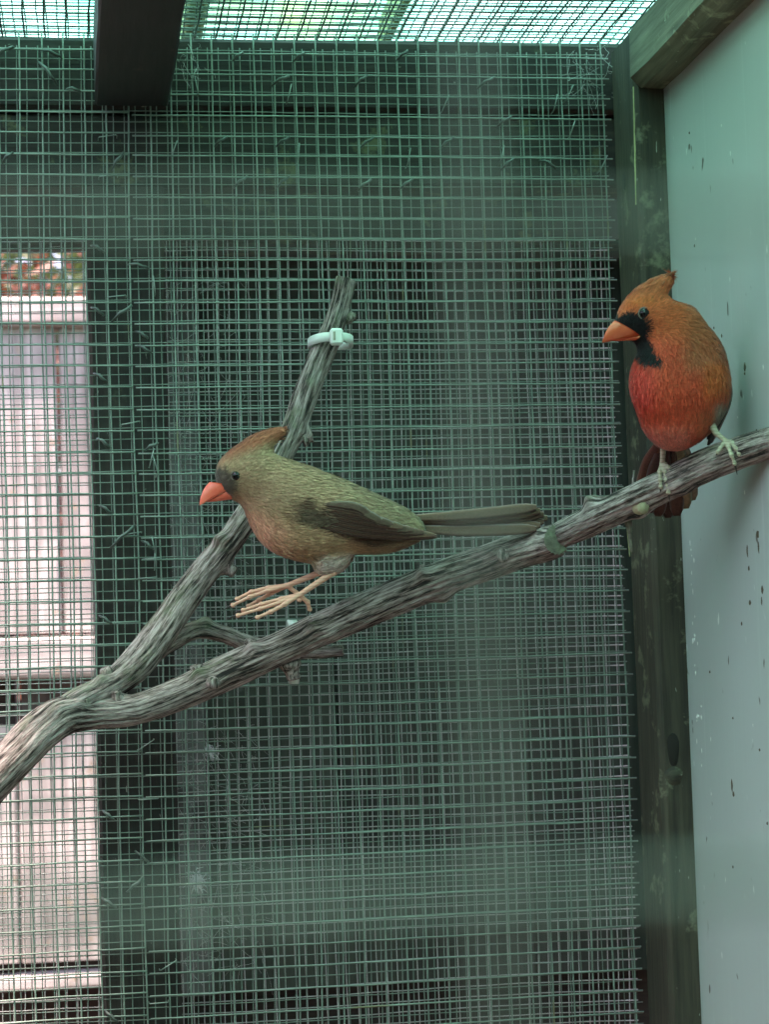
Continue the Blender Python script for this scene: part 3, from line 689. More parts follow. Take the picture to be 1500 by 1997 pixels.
strap_loop('strap', P, 18*kz, .0013, (0.04, 0, 1), M['zip'], tie1)
hd = PY(656, 657, -.0425)
box('head', hd-np.array([.0038, .0028, .0050]), hd+np.array([.0038, .0026, .0048]), M['zip'], tie1, bev=.0016)
box('slot', hd+np.array([-.0022, -.0033, -.0024]), hd+np.array([-.0008, -.0026, .0026]), M['slot'], tie1, bev=.0002)
zc2_ = PY(571, 1271, -.018)
tie2 = empty('cable_tie', tuple(zc2_), 'white cable tie looped round the low twig behind the main limb', 'cable tie', None)
P = [zc2_+np.array([0, .011*math.sin(t), 60*kz*math.copysign(abs(math.cos(t))**.85, math.cos(t))]) for t in np.linspace(0, 2*math.pi, 37)[:-1]]
strap_loop('strap', P, 18*kz, .0013, (1, 0, 0), M['zip'], tie2)
box('head', zc2_+np.array([-.0035, -.014, -.004]), zc2_+np.array([.0035, -.0095, .004]), M['zip'], tie2, bev=.001)

# ------------------------------------------------------------------ cobwebs and down
def cobweb(label, x0, y0, x1, y1, Y, nst, seed, size=26, r=.00008):
    g = np.random.default_rng(seed); mb = MB()
    for k in range(nst):
        px, py = g.uniform(x0, x1), g.uniform(y0, y1); a = g.uniform(0, math.pi); l = size*g.uniform(.3, 1.4)
        a0 = PY(px, py, Y+g.uniform(-.002, .003)); a1 = PY(px+l*math.cos(a), py+l*math.sin(a), Y+g.uniform(-.002, .003)); md = (a0+a1)/2+g.normal(0, .0012, 3)
        V, F = tube_vf([a0, (a0+md)/2+g.normal(0, .0003, 3), md, (md+a1)/2+g.normal(0, .0003, 3), a1], r*g.uniform(.6, 1.7), 3, False); mb.add(V, F)
    o = mb.build('cobweb', M['web']); tag(o, label, 'cobweb', None, 'stuff'); return o
cobweb('dusty cobweb strands on the outer mesh beside the middle post', 322, 520, 480, 1300, .048, 150, 1, 44, .00005)
cobweb('dusty cobweb strands low on the outer mesh beside the middle post', 345, 1400, 520, 1900, .048, 170, 2, 44, .00005)
cobweb('cobweb strands on the outer mesh above the pale fence', 0, 480, 165, 600, .048, 50, 3, 46, .00006)
cobweb('cobweb tangle in the corner between top rail and corner post', 1110, 85, 1205, 190, -.011, 40, 4, 34, .00005)
cobweb('cobweb strands where the rafter meets the top rail', 330, 75, 400, 140, -.012, 26, 5, 30, .00005)
def fluff(label, px, py, Y, seed, n_=60, L=.006):
    g = np.random.default_rng(seed); mb = MB(); c = PY(px, py, Y)
    for k in range(n_):
        d = g.normal(0, 1, 3)*np.array([.45, .3, .7]); d += np.array([.5, 0, -1.1]) if k % 3 else np.array([-.3, 0, .5]); d /= np.linalg.norm(d); p = c+g.normal(0, .0016, 3)*np.array([1, .4, 1.5]); q = p+d*L*.75*g.uniform(.4, 1.1)
        V, F = tube_vf([p, (p+q)/2+g.normal(0, .0004, 3), q], [.0002, .00022, .00008], 3, False); mb.add(V, F)
    o = mb.build('down_feather', M['down']); tag(o, label, 'feather', 'loose down caught on the mesh')
fluff('small white down feather caught on the outer mesh', 411, 1462, .047, 1)
fluff('larger white down feather caught low on the outer mesh', 384, 1716, .047, 2, 110, .009); 

# ------------------------------------------------------------------ birds: signed distance body -> surface nets
def surface_nets(f, lo, hi, h):
    xs_ = [np.arange(lo[i], hi[i]+h, h) for i in range(3)]
    G = np.stack(np.meshgrid(*xs_, indexing='ij'), -1); D = f(G.reshape(-1, 3)).reshape(G.shape[:3])
    sgn = D < 0; nx_, ny_, nz_ = [s-1 for s in D.shape]
    acc = np.zeros((nx_, ny_, nz_, 3)); cnt = np.zeros((nx_, ny_, nz_))
    cor = [(i, j, k) for i in (0, 1) for j in (0, 1) for k in (0, 1)]
    for a in cor:
        for ax in range(3):
            if a[ax] == 0:
                b = list(a); b[ax] = 1
                Da = D[a[0]:a[0]+nx_, a[1]:a[1]+ny_, a[2]:a[2]+nz_]; Db = D[b[0]:b[0]+nx_, b[1]:b[1]+ny_, b[2]:b[2]+nz_]
                c = (Da < 0) != (Db < 0); t = np.where(c, Da/np.where(c, Da-Db, 1), 0)
                p = np.zeros((nx_, ny_, nz_, 3)); p[...] = a; p[..., ax] += t
                acc += p*c[..., None]; cnt += c
    act = cnt > 0; vid = -np.ones(act.shape, int); vid[act] = np.arange(act.sum())
    ijk = np.argwhere(act); V = (ijk+acc[act]/cnt[act][:, None])*h+np.array(lo)
    F = []
    for ax in range(3):
        a1, a2 = (ax+1) % 3, (ax+2) % 3
        sl0 = [slice(None)]*3; sl1 = [slice(None)]*3; sl0[ax] = slice(0, -1); sl1[ax] = slice(1, None)
        ch = sgn[tuple(sl0)] != sgn[tuple(sl1)]
        E = np.argwhere(ch); ok = (E[:, a1] > 0) & (E[:, a2] > 0) & (E[:, a1] < act.shape[a1]) & (E[:, a2] < act.shape[a2]) & (E[:, ax] < act.shape[ax]); E = E[ok]
        def g_(d1, d2):
            Q = E.copy(); Q[:, a1] += d1; Q[:, a2] += d2; return vid[Q[:, 0], Q[:, 1], Q[:, 2]]
        q = np.stack([g_(-1, -1), g_(0, -1), g_(0, 0), g_(-1, 0)], 1); inside = sgn[E[:, 0], E[:, 1], E[:, 2]]
        q[~inside] = q[~inside][:, ::-1]; F.append(q)
    return V, np.vstack(F)
def ell(c, r, R=None):
    c = np.array(c, float); r = np.array(r, float)
    def f(p):
        q = p-c
        if R is not None: q = q@R
        k0 = np.linalg.norm(q/r, axis=1); k1 = np.linalg.norm(q/r**2, axis=1)+1e-9; return k0*(k0-1)/k1
    return f
def rotz(a):                       # rotation in the picture plane (degrees, clockwise with y down)
    a = rad(a); return np.array([[math.cos(a), -math.sin(a), 0], [math.sin(a), math.cos(a), 0], [0, 0, 1]])
def smin(fs, k):
    def f(p):
        d = fs[0][0](p)
        for g_, kk in fs[1:]:
            e = g_(p); h = np.clip(.5+.5*(e-d)/kk, 0, 1); d = e*(1-h)+d*h-kk*h*(1-h)
        return d
    return f
def lerp_col(a, b, t): t = np.clip(t, 0, 1)[:, None]; return np.asarray(a)*(1-t)+np.asarray(b)*t
def sstep(a, b, x): t = np.clip((x-a)/(b-a), 0, 1); return t*t*(3-2*t)
class Bird:
    """works in 'picture' units: (px, py, depth px), depth growing away from the camera, about the plane Y"""
    def __init__(s, cx, cy, Y):
        s.c = PY(cx, cy, Y); s.cx, s.cy = cx, cy; s.z0 = (s.c-CAM)@FWD; s.k = s.z0/F_PX
    def W(s, p):
        p = np.atleast_2d(np.asarray(p, float))
        z = s.z0+p[:, 2]*s.k
        return CAM+z[:, None]*(FWD+np.outer((p[:, 0]-CX)/F_PX, RGT)-np.outer((p[:, 1]-CY)/F_PX, UPV))
def plumage(bird, V, F, f, flow, colf, lenf, nst, seed, parent, wid=2.2, lift=.14, name='plumage'):
    g = np.random.default_rng(seed)
    tri = np.vstack([F[:, [0, 1, 2]], F[:, [0, 2, 3]]]); A = V[tri]; ar = np.linalg.norm(np.cross(A[:, 1]-A[:, 0], A[:, 2]-A[:, 0]), axis=1)
    ti = g.choice(len(tri), nst, p=ar/ar.sum()); u = g.uniform(0, 1, (nst, 2)); fl = u.sum(1) > 1; u[fl] = 1-u[fl]
    p = A[ti, 0]+u[:, :1]*(A[ti, 1]-A[ti, 0])+u[:, 1:]*(A[ti, 2]-A[ti, 0])
    e = 1.0; nr = np.stack([f(p+np.eye(3)[i]*e)-f(p-np.eye(3)[i]*e) for i in range(3)], 1); nr /= np.linalg.norm(nr, axis=1)[:, None]+1e-9
    t = flow(p)+g.normal(0, .16, p.shape); t -= nr*np.sum(t*nr, 1)[:, None]; t /= np.linalg.norm(t, axis=1)[:, None]+1e-9
    sd = np.cross(nr, t); L = lenf(p)*g.uniform(.6, 1.25, nst); wd = wid*g.uniform(.6, 1.3, nst)*np.clip(L/16, .45, 1.3)
    up = lift*g.uniform(.3, 1.5, nst)
    a = p-nr*.8; b1 = p+t*(L*.5)[:, None]+nr*(L*up*.55)[:, None]+sd*wd[:, None]*.5; b2 = b1-sd*wd[:, None]
    # follow the surface a little at the tip
    tip = p+t*L[:, None]; tip = tip-nr*0; dt = f(tip); tip = tip-nr*(np.maximum(dt, -6)-L*up*.8-.6)[:, None]*.8
    VV = np.stack([a, b1, tip, b2], 1).reshape(-1, 3); FF = (np.arange(nst)[:, None]*4+np.array([0, 1, 2, 3])).tolist()
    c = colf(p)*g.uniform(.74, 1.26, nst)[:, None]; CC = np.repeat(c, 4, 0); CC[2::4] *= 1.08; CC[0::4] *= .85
    o = mesh_obj(name, bird.W(VV), FF, M['feather'], parent, True, np.clip(CC, 0, 1)); o['kind'] = 'stuff'; return o
def vane(bird, pts, wd, nrm, name, parent, col, mat='feather', thick=1.2, edge=None, tipr=.85):
    """a flight or tail feather: tapered blade with a raised shaft; pts in picture units"""
    P = smooth_path(np.asarray(pts, float), 15); n_ = len(P); T = np.gradient(P, axis=0); T /= np.linalg.norm(T, axis=1)[:, None]
    nn = np.asarray(nrm, float); V = []; C = []
    for i in range(n_):
        t = i/(n_-1); ww = wd*(.45+.55*min(1, t*2.2))*(1 if t < tipr else math.sqrt(max(0, 1-((t-tipr)/(1-tipr+.02))**2)))
        s = np.cross(T[i], nn); s /= np.linalg.norm(s); m_ = np.cross(s, T[i])
        for q, hgt in ((-1, 0), (-.45, .35*thick), (0, thick), (.45, .35*thick), (1, 0)):
            V.append(P[i]+s*q*ww/2+m_*hgt); C.append(np.asarray(edge if (edge is not None and q == (-1 if True else 1)) else col)*(.9 if q == 0 else 1)*RNG.uniform(.9, 1.1))
        V.append(P[i]-m_*thick*.4); C.append(np.asarray(col)*.8)
    F = []
    for i in range(n_-1):
        for k in range(4): F.append([i*6+k, i*6+k+1, i*6+7+k, i*6+6+k])
        F.append([i*6+4, i*6+5, i*6+11, i*6+10]); F.append([i*6+5, i*6, i*6+6, i*6+11])
    F.append([0, 1, 2, 3, 4, 5]); F.append([(n_-1)*6+q for q in (5, 4, 3, 2, 1, 0)])
    return mesh_obj(name, bird.W(V), F, M[mat], parent, True, np.clip(np.array(C), 0, 1))
def sphere_vf(c, r, n1=14, n2=20, sc=(1, 1, 1)):
    V = [c+r*np.array(sc)*np.array([math.sin(a)*math.cos(b), math.sin(a)*math.sin(b), math.cos(a)]) for a in np.linspace(0.001, math.pi-.001, n1) for b in np.linspace(0, 2*math.pi, n2, endpoint=False)]
    F = [[i*n2+j, (i+1)*n2+j, (i+1)*n2+(j+1) % n2, i*n2+(j+1) % n2] for i in range(n1-1) for j in range(n2)]
    F.append(list(range(n2))); F.append([(n1-1)*n2+j for j in range(n2-1, -1, -1)])
    return np.array(V), F
def eye(bird, c, r, out, parent):
    c = np.array(c, float); V, F = sphere_vf(bird.W(c)[0], r*bird.k); o = mesh_obj('eye', V, F, M['eye'], parent, True)
    out = np.array(out, float); out /= np.linalg.norm(out); a = np.cross(out, [0, 1, .2]); a /= np.linalg.norm(a); b = np.cross(out, a)
    R_ = [c+out*r*.35+(a*math.cos(t)+b*math.sin(t))*r*1.02 for t in np.linspace(0, 2*math.pi, 25)]
    V, F = tube_vf(bird.W(R_), r*.13*bird.k, 6); mesh_obj('eye_ring', V, F, M['eyering'], o, True)
    return o
def bill(bird, base, tip, up, side, h_up, h_lo, wid, mat, parent, gape_drop=.3, curve=.18, obl=.45):
    """cone-shaped finch bill: upper and lower mandible. base: centre of the base; up/side: unit vectors in picture units"""
    base, tip, up, side = [np.array(v, float) for v in (base, tip, up, side)]
    ax = tip-base; root = empty_part('bill', bird.W(base)[0], parent)
    for nm, sgn_, hh, tl in (('upper_mandible', 1, h_up, 1.0), ('lower_mandible', -1, h_lo, .80)):
        V = []; n_ = 16; m_ = 14
        for i in range(n_):
            t = i/(n_-1)*tl; tt_ = t/tl; sh = (1-tt_)**.92; c = base+ax*t+up*(hh*.0)
            arch = curve*math.sin(math.pi*tt_*.9)*hh*.6 if sgn_ > 0 else 0
            c = c-up*gape_drop*hh*(1-tt_)*.5*0
            for j in range(m_):
                a = math.pi*j/(m_-1)
                tq = t+(1-tt_)*obl*math.sin(a) if sgn_ > 0 else t+(1-tt_)*obl*.35*math.sin(a)
                c = base+ax*tq
                V.append(c+side*math.cos(a)*wid*.5*sh+up*sgn_*math.sin(a)**.85*(hh*sh+arch*math.sin(a))+up*sgn_*.3)
        F = []
        for i in range(n_-1):
            for j in range(m_-1): F.append([i*m_+j, i*m_+j+1, (i+1)*m_+j+1, (i+1)*m_+j])
            F.append([i*m_+m_-1, i*m_, (i+1)*m_, (i+1)*m_+m_-1])
        F.append(list(range(m_)))
        mesh_obj(nm, bird.W(V), F, M[mat], root, True)
    return root
def empty_part(name, loc, parent):
    o = bpy.data.objects.new(name, None); COL.objects.link(o); o.empty_display_size = .01
    base = np.zeros(3); p = parent
    while p is not None: base += np.array(p.location); p = p.parent
    o.parent = parent; o.location = (np.array(loc)-base).tolist(); return o
def leg(bird, hip, ankle, foot, toes, hind, mat, parent, r=(9, 6, 5)):
    """one leg as a single surface: shank and toes from a smooth union of capsules"""
    segs = []
    def cap(a, b, ra, rb):
        a = np.array(a, float); b = np.array(b, float)
        def f(p):
            pa = p-a; ba = b-a; h = np.clip(pa@ba/(ba@ba), 0, 1); return np.linalg.norm(pa-h[:, None]*ba, axis=1)-(ra+(rb-ra)*h)
        return f
    segs = [(cap(hip, ankle, r[0], r[1]), 3), (cap(ankle, foot, r[1]*.95, r[2]), 3)]
    claws = []
    for tp in toes+[hind]:
        pts = [np.array(foot, float)]+[np.array(q, float) for q in tp]
        for i in range(len(pts)-2): segs.append((cap(pts[i], pts[i+1], r[2]*(.92-.12*i), r[2]*(.88-.14*i)), 2)); 
        for i in range(1, len(pts)-1): segs.append((ell(pts[i], (r[2]*.95,)*3), 2))
        claws.append((pts[-2], pts[-1]))
    f = smin(segs, 2); allp = np.array([hip, ankle, foot]+[q for tp in toes+[hind] for q in tp], float)
    V, F = surface_nets(f, allp.min(0)-12, allp.max(0)+12, 1.25)
    o = mesh_obj('leg', bird.W(V), F, M[mat], parent, True)
    for a, b in claws:
        a = np.array(a); b = np.array(b); m_ = (a+b)/2+np.array([0, -1.5, -2]); P = bird.W([a, a*.6+m_*.4, m_, m_*.5+b*.5, b]); V, F = tube_vf(P, np.array([2.6, 2.4, 1.9, 1.2, .3])*bird.k, 7); mesh_obj('claw', V, F, M['claw'], o, True)
    return o

# ---- male, perched on the side limb
bm = Bird(1320, 760, -.195)
male = empty('red_cardinal', tuple(bm.W([1330, 900, 0])[0]), 'bright red crested bird with black face mask perched on the branch', 'bird')
body = [(ell((1327, 758, 4), (88, 96, 88)), 1), (ell((1318, 822, 6), (62, 48, 68)), 30), (ell((1292, 740, -22), (60, 72, 66)), 30), (ell((1374, 748, 26), (47, 80, 64)), 26), (ell((1312, 672, 0), (58, 58, 60)), 30),
        (ell((1272, 625, -8), (60, 50, 48)), 26), (ell((1326, 640, 12), (40, 46, 46), rotz(35)), 24), (ell((1248, 600, -6), (46, 27, 36), rotz(-36)), 20), (ell((1268, 574, -2), (46, 22, 22), rotz(-33)), 16), (ell((1284, 560, 2), (28, 13, 11), rotz(-32)), 10),
        (ell((1314, 854, 20), (32, 18, 34)), 20), (ell((1364, 676, 16), (36, 56, 50), rotz(-38)), 20), (ell((1224, 634, -18), (22, 26, 26)), 14)]
fm = smin(body, 1)
V, F = surface_nets(fm, (1150, 500, -140), (1450, 905, 140), 3.2)
MB0 = np.array([1226, 640, -20.0])           # bill base
HU = np.array([-.80, .36, -.42]); HU /= np.linalg.norm(HU)      # the way the head points
def col_male(p):
    x, y, z = p.T; g = np.zeros((len(p), 3))
    c = np.tile(np.array([.66, .070, .032]), (len(p), 1))
    c = lerp_col(c, [.68, .125, .046], sstep(680, 640, y))                               # cheeks, head
    c = lerp_col(c, [.56, .125, .052], sstep(600, 560, y)*.85)                            # crest
    nape = sstep(1310, 1350, x)*sstep(735, 690, y)*sstep(560, 600, y)
    c = lerp_col(c, [.46, .13, .06], nape*.7)                                              # greyish nape
    c = lerp_col(c, [.70, .125, .034], sstep(1355, 1385, x)*sstep(690, 705, y)*sstep(790, 740, y)*.85)    # orange shoulder
    c = lerp_col(c, [.55, .13, .06], sstep(1330, 1400, x)*sstep(770, 800, y)*.8)        # flank
    c = lerp_col(c, [.40, .32, .26], sstep(1388, 1405, x)*sstep(765, 790, y)*.8)
    c = lerp_col(c, [.64, .20, .15], sstep(800, 860, y)*sstep(1370, 1330, x)*.75)        # pinkish belly
    c = lerp_col(c, [.68, .05, .04], sstep(1300, 1255, x)*sstep(690, 720, y)*sstep(800, 770, y)*.7)
    c = lerp_col(c, [.22, .15, .12], sstep(40, 75, z)*.8)                                # back
    c = lerp_col(c, [.70, .15, .04], np.exp(-(((x-1240)/32)**2+((y-592)/9)**2))*.9)     # brow
    # black mask round the bill, in the head's own frame
    q = p-MB0; a = q@HU; upv = np.array([0, -1, 0])-HU*(np.array([0, -1, 0])@HU); upv /= np.linalg.norm(upv); sv = np.cross(HU, upv); v = q@upv; s_ = q@sv
    rag = 3.0*np.sin(x*.55+y*.31)*np.sin(y*.43-z*.37)
    d = np.sqrt((np.maximum(-a-4, 0)*.85)**2+(np.where(v > 0, v*.98, v*.9))**2+(s_*.62)**2)
    mask = sstep(38+0*d, 31, d+rag)*sstep(31, 25, v+rag*.4-.18*np.abs(s_))
    # bib: chin and throat wedge down to (1282,708)
    bx = 1241+(y-665)*.80; hw = np.interp(y, [640, 665, 690, 706, 716], [30, 27, 24, 21, 0])
    bib = sstep(hw+3, hw-3, np.abs(x-bx)+rag)*sstep(654, 660, y)*sstep(40, 10, z)*sstep(714, 706, y+rag)
    fr = np.maximum(mask, bib)
    return lerp_col(c, [.008, .008, .009], fr)
def flow_male(p):
    x, y, z = p.T
    away = p-MB0; away /= np.linalg.norm(away, axis=1)[:, None]+1e-6
    crest = np.array([1330, 515, 6.0])-p; crest /= np.linalg.norm(crest, axis=1)[:, None]+1e-6
    down = np.array([1318, 940, 40.0])-p; down /= np.linalg.norm(down, axis=1)[:, None]+1e-6
    hw = sstep(690, 640, y)[:, None]; cw = sstep(604, 580, y)[:, None]*sstep(1205, 1240, x)[:, None]
    return (down*(1-hw)+away*hw)*(1-cw)+crest*cw
def len_male(p):
    x, y, z = p.T; d = np.linalg.norm(p-MB0, axis=1)
    L = np.interp(d, [0, 40, 90, 160], [5, 9, 15, 21]); cr = sstep(585, 555, y); return L*(1-cr)+cr*24
ob = mesh_obj('body', bm.W(V), F, M['feather'], male, True, col_male(V))
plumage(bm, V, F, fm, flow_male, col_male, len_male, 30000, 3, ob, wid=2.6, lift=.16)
# crest tip wisps
g = np.random.default_rng(9); mb = MB()
for k in range(200):
    t0 = g.uniform(0, 1); p0 = np.array([1248+44*t0, 590-36*t0, g.normal(0, 8)])+g.normal(0, 3.0, 3); u_ = g.uniform(0, 1)**1.6
    e_ = np.array([1319-22*u_+g.normal(0, 3), 530+44*u_+g.normal(0, 3), g.normal(4, 5)])
    m_ = (p0+e_)/2+np.array([-2, -6+3*u_, 0]); V_, F_ = tube_vf(bm.W([p0, (p0+m_)/2+np.array([0, -1.5, 0]), m_, (m_+e_)/2, e_]), np.array([1.6, 1.7, 1.3, .8, .15])*bm.k, 4, False); mb.add(V_, F_, np.array([.44, .11, .05])*g.uniform(.75, 1.2))
mb.build('crest', M['feather'], ob, True)
eye(bm, (1257, 612, -47), 11.5, (.10, -.05, -1), male); eye(bm, (1246, 612, 33), 11.5, (-.2, -.05, 1), male)
bu = np.array([.36, -.80, 0]); bu = np.array([.42, -.90, .02]); bu -= HU*(bu@HU); bu /= np.linalg.norm(bu); bs_ = np.cross(HU, bu)
bill(bm, (1236, 650, -26), (1175, 669, -58), bu, bs_, 36, 11, 48, 'bill_m', male, curve=.30)
# tail
tail = empty_part('tail', bm.W([1305, 860, 40])[0], male)
for k, (bx, by, mx_, my_, ex, ey, dz) in enumerate(((1288, 858, 1262, 915, 1247, 978, 0), (1296, 860, 1275, 930, 1266, 1000, 4), (1302, 860, 1292, 932, 1284, 1007, 8), (1310, 860, 1304, 935, 1303, 1010, 12),
                                                 (1318, 860, 1320, 930, 1320, 1006, 8), (1324, 858, 1332, 925, 1337, 992, 4), (1330, 856, 1342, 915, 1350, 976, 0))):
    bz, ez = 70+dz, 190+dz
    cc = ([.16, .045, .03], [.10, .035, .028], [.12, .04, .03], [.09, .035, .028], [.12, .045, .032], [.30, .17, .10], [.32, .19, .13])[k]
    vane(bm, [(bx, by, bz), (mx_, my_, 150+dz), (ex, ey, ez)], 29, (0, 0, -1), 'tail_feather', tail, cc, edge=(.55, .16, .08) if k < 1 else None)
# wings
for sgn_, nm in ((1, 'wing'), (-1, 'wing')):
    wroot = empty_part(nm, bm.W([1390, 700, 40] if sgn_ > 0 else [1250, 720, 60])[0], male)
    for k in range(9):
        t = k/8
        if sgn_ > 0:
            a = (1404-8*t, 690+22*t, 30+24*t); mid = (1423-12*t, 765+14*t, 40+26*t); e_ = (1382-4*t+6*math.sin(k), 868-30*t, 72+26*t); nv = (.8, 0, -.5)
        else:
            a = (1262+8*t, 700+20*t, 62+12*t); mid = (1250+10*t, 775+12*t, 78+12*t); e_ = (1278+8*t, 858-26*t, 84+10*t); nv = (-.9, 0, -.2)
        vane(bm, [a, mid, e_], 26, nv, 'wing_feather', wroot, [(.055, .035, .032), (.085, .045, .035), (.12, .05, .038)][k % 3], edge=(.30, .10, .05))
# legs
leg(bm, (1302, 842, 30), (1294, 872, 42), (1292, 904, 56), [[(1287, 920, 48), (1288, 936, 40), (1289, 950, 38), (1288, 961, 42)], [(1297, 918, 44), (1300, 938, 36), (1304, 960, 36), (1306, 977, 46)], [(1304, 912, 44), (1311, 925, 34), (1316, 935, 30), (1321, 944, 30)]],
    [(1297, 906, 84), (1299, 914, 104), (1299, 926, 118)], 'leg_m', male)
leg(bm, (1386, 826, -16), (1397, 845, -26), (1415, 860, -46), [[(1421, 872, -64), (1427, 888, -76), (1433, 904, -74), (1438, 926, -62)], [(1428, 864, -62), (1436, 875, -76), (1442, 886, -80), (1447, 895, -78)], [(1411, 867, -54), (1405, 875, -66), (1400, 882, -70), (1397, 889, -70)]],
    [(1420, 862, -20), (1424, 870, 0), (1425, 882, 8)], 'leg_m', male)

# ---- female, springing off above the main limb
bf = Bird(620, 1000, -.098)
fem = empty('brown_cardinal', tuple(bf.W([640, 1100, 0])[0]), 'olive brown crested bird with coral bill leaping in mid air above the branch', 'bird')
body = [(ell((640, 996, 0), (148, 66, 74), rotz(21)), 1), (ell((560, 985, 0), (84, 78, 70), rotz(30)), 30), (ell((600, 1040, 0), (92, 54, 62), rotz(8)), 30), (ell((735, 1020, 0), (92, 44, 50), rotz(12)), 30),
        (ell((522, 944, -4), (60, 54, 52), rotz(30)), 26), (ell((484, 925, -6), (56, 50, 50), rotz(-28)), 22), (ell((455, 930, -8), (32, 38, 37)), 16), (ell((478, 893, -4), (60, 27, 32), rotz(-38)), 18), (ell((508, 864, -2), (46, 17, 17), rotz(-30)), 14), (ell((533, 849, 0), (24, 8, 8), rotz(-24)), 8),
        (ell((640, 1088, -16), (34, 30, 20), rotz(-50)), 16), (ell((650, 1086, 20), (32, 30, 20), rotz(-50)), 16)]
ff = smin(body, 1)
V, F = surface_nets(ff, (380, 800, -110), (860, 1150, 110), 3.4)
FB0 = np.array([440, 940, -10.0])
def col_fem(p):
    x, y, z = p.T
    t = (p-np.array([560, 985, 0]))@(np.array([-.38, .92, 0]))       # belly side positive
    c = np.tile(np.array([.42, .26, .15]), (len(p), 1))
    c = lerp_col(c, [.52, .315, .175], sstep(0, 45, t))
    c = lerp_col(c, [.54, .38, .22], sstep(40, 80, t)*sstep(560, 640, x))
    c = lerp_col(c, [.80, .38, .24], sstep(20, 50, t)*sstep(590, 510, x)*.8)               # buff pink breast
    c = lerp_col(c, [.22, .18, .115], sstep(600, 760, x)*sstep(20, -20, t)*.6)
    wl = (p-np.array([560, 985, 0]))@np.array([.956, .292, 0]); wt = (p-np.array([560, 985, 0]))@np.array([-.292, .956, 0])
    wmask = sstep(-10, 30, wl)*sstep(-22, -8, wt+6*np.sin(x*.13))*sstep(34, 22, wt-wl*.03)*sstep(30, 50, np.abs(z))
    c = lerp_col(c, [.085, .062, .042], wmask*.9)
    c = lerp_col(c, [.17, .085, .05], wmask*sstep(5, -10, wt)*.6)
    c = lerp_col(c, [.46, .13, .07], sstep(902, 872, y-(x-470)*-.35)*sstep(560, 540, x)*.9)  # russet crest
    q = p-FB0; d = np.sqrt((q[:, 0]*.8)**2+(q[:, 1]*1.0)**2+(q[:, 2]*.6)**2)
    c = lerp_col(c, [.045, .045, .04], sstep(36, 24, d)*.85)
    c = lerp_col(c, [.55, .42, .36], sstep(1072, 1100, y)*sstep(600, 620, x)*sstep(690, 670, x))
    return c
def flow_fem(p):
    x, y, z = p.T
    away = p-FB0; away /= np.linalg.norm(away, axis=1)[:, None]+1e-6
    crest = np.array([572, 828, 0.])-p; crest /= np.linalg.norm(crest, axis=1)[:, None]+1e-6
    back = np.array([930, 1040, 0.])-p; back /= np.linalg.norm(back, axis=1)[:, None]+1e-6
    hw = sstep(580, 500, x)[:, None]; cw = (sstep(905, 880, y+(x-470)*.25)*sstep(570, 550, x))[:, None]
    return (back*(1-hw)+away*hw)*(1-cw)+crest*cw
def len_fem(p):
    d = np.linalg.norm(p-FB0, axis=1); return np.interp(d, [0, 40, 100, 220], [5, 9, 15, 21])
ob = mesh_obj('body', bf.W(V), F, M['feather'], fem, True, col_fem(V))
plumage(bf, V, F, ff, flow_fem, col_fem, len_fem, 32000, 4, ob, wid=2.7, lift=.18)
g = np.random.default_rng(19); mb = MB()
for k in range(80):
    t0 = g.uniform(0, 1); p0 = np.array([490+44*t0, 878-26*t0, g.normal(0, 6)])+g.normal(0, 2.5, 3); e_ = np.array([553+g.normal(0, 5), 840+abs(g.normal(0, 6))+(1-t0)*14*g.uniform(0, 1), g.normal(0, 4)])
    m_ = (p0+e_)/2+np.array([0, -3, 0]); V_, F_ = tube_vf(bf.W([p0, m_, e_]), np.array([1.5, 1.2, .25])*bf.k, 4, False); mb.add(V_, F_, np.array([.36, .13, .07])*g.uniform(.7, 1.2))
mb.build('crest', M['feather'], ob, True)
eye(bf, (462, 928, -46), 10.5, (0, -.05, -1), fem); eye(bf, (456, 928, 36), 10.5, (-.1, -.05, 1), fem)
HF = np.array([390, 985, -26.])-np.array([448, 950, -12.]); HF /= np.linalg.norm(HF); bu = np.array([-.45, -.9, 0]); bu -= HF*(bu@HF); bu /= np.linalg.norm(bu)
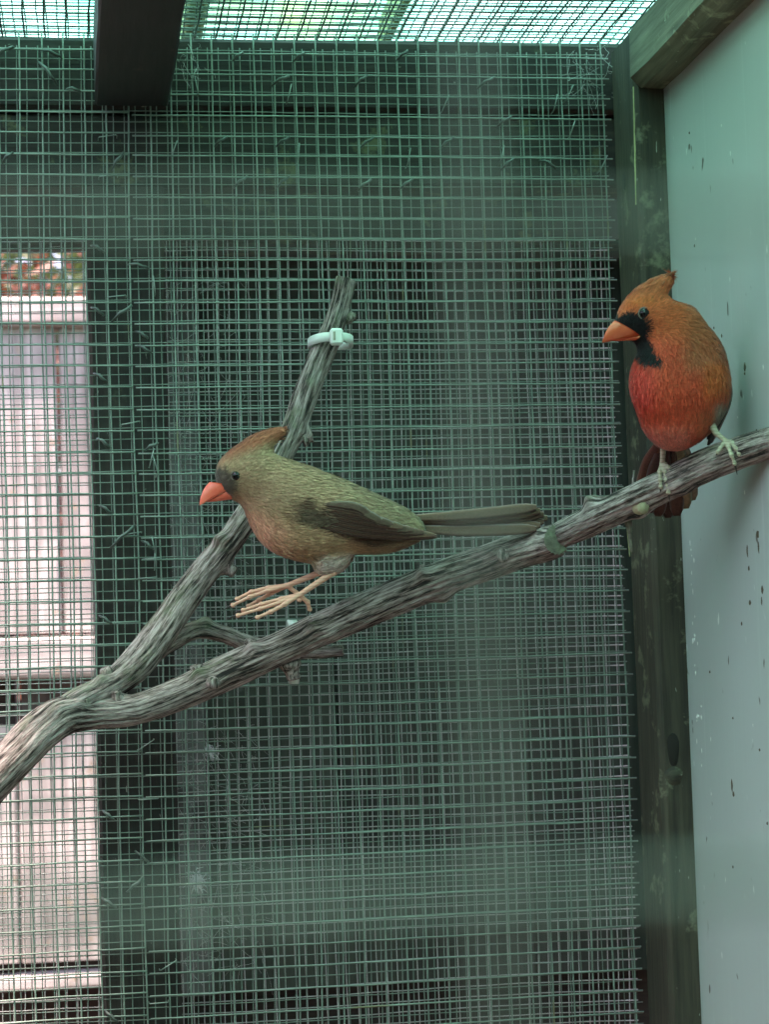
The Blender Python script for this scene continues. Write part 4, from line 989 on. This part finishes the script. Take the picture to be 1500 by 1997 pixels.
bill(bf, (452, 952, -10), (390, 986, -26), bu, np.cross(HF, bu), 31, 19, 48, 'bill_f', fem, curve=.30)
tail = empty_part('tail', bf.W([810, 1025, 0])[0], fem)
for k in range(7):
    o_ = k-3
    vane(bf, [(775, 1020+o_*3, 12-abs(o_)*4), (900, 1020+o_*5, 10-abs(o_)*4), (1068-abs(o_)*7, 1010+o_*7, 8-abs(o_)*5)], 24, (0, -.45, -1), 'tail_feather', tail, [(.13, .075, .05), (.17, .10, .065)][k % 2], edge=(.28, .13, .08))
for sgn_ in (-1, 1):
    wroot = empty_part('wing', bf.W([570, 975, 70*sgn_])[0], fem)
    for k in range(13):
        t = k/12                       # k = 0: longest primary, lowest; later ones overlap it from above
        a = (600+26*t, 1018-36*t, sgn_*(70+4*t)); mid = (700+6*t, 1040-46*t, sgn_*(70+10*t)); e_ = (852-120*t+(5 if k % 2 else 0), 1046-30*t, sgn_*(46+26*t))
        vane(bf, [a, mid, e_], 17, (0, -.2, -1.0 if sgn_ < 0 else 1.0), 'wing_feather', wroot, [(.10, .06, .042), (.145, .085, .055), (.12, .08, .055)][k % 3], edge=(.26, .13, .08) if k < 7 else (.17, .12, .075))
leg(bf, (645, 1092, -18), (650, 1116, -20), (584, 1160, -28), [[(548, 1174, -34), (508, 1187, -36), (464, 1200, -34), (442, 1208, -30)], [(548, 1168, -24), (510, 1178, -22), (474, 1190, -20), (454, 1197, -17)], [(556, 1178, -42), (528, 1193, -46), (502, 1204, -46), (486, 1211, -42)]],
    [(600, 1174, -18), (604, 1188, -12), (600, 1200, -10)], 'leg_f', fem, r=(11, 7, 5))
leg(bf, (654, 1090, 20), (640, 1110, 22), (560, 1142, 18), [[(522, 1152, 14), (487, 1164, 12), (454, 1180, 12), (436, 1190, 15)], [(524, 1146, 22), (490, 1154, 24), (462, 1168, 26), (446, 1177, 28)], [(530, 1156, 28), (505, 1170, 32), (484, 1182, 34), (472, 1190, 36)]],
    [(578, 1156, 24), (584, 1170, 26), (582, 1181, 26)], 'leg_f', fem, r=(11, 7, 5))
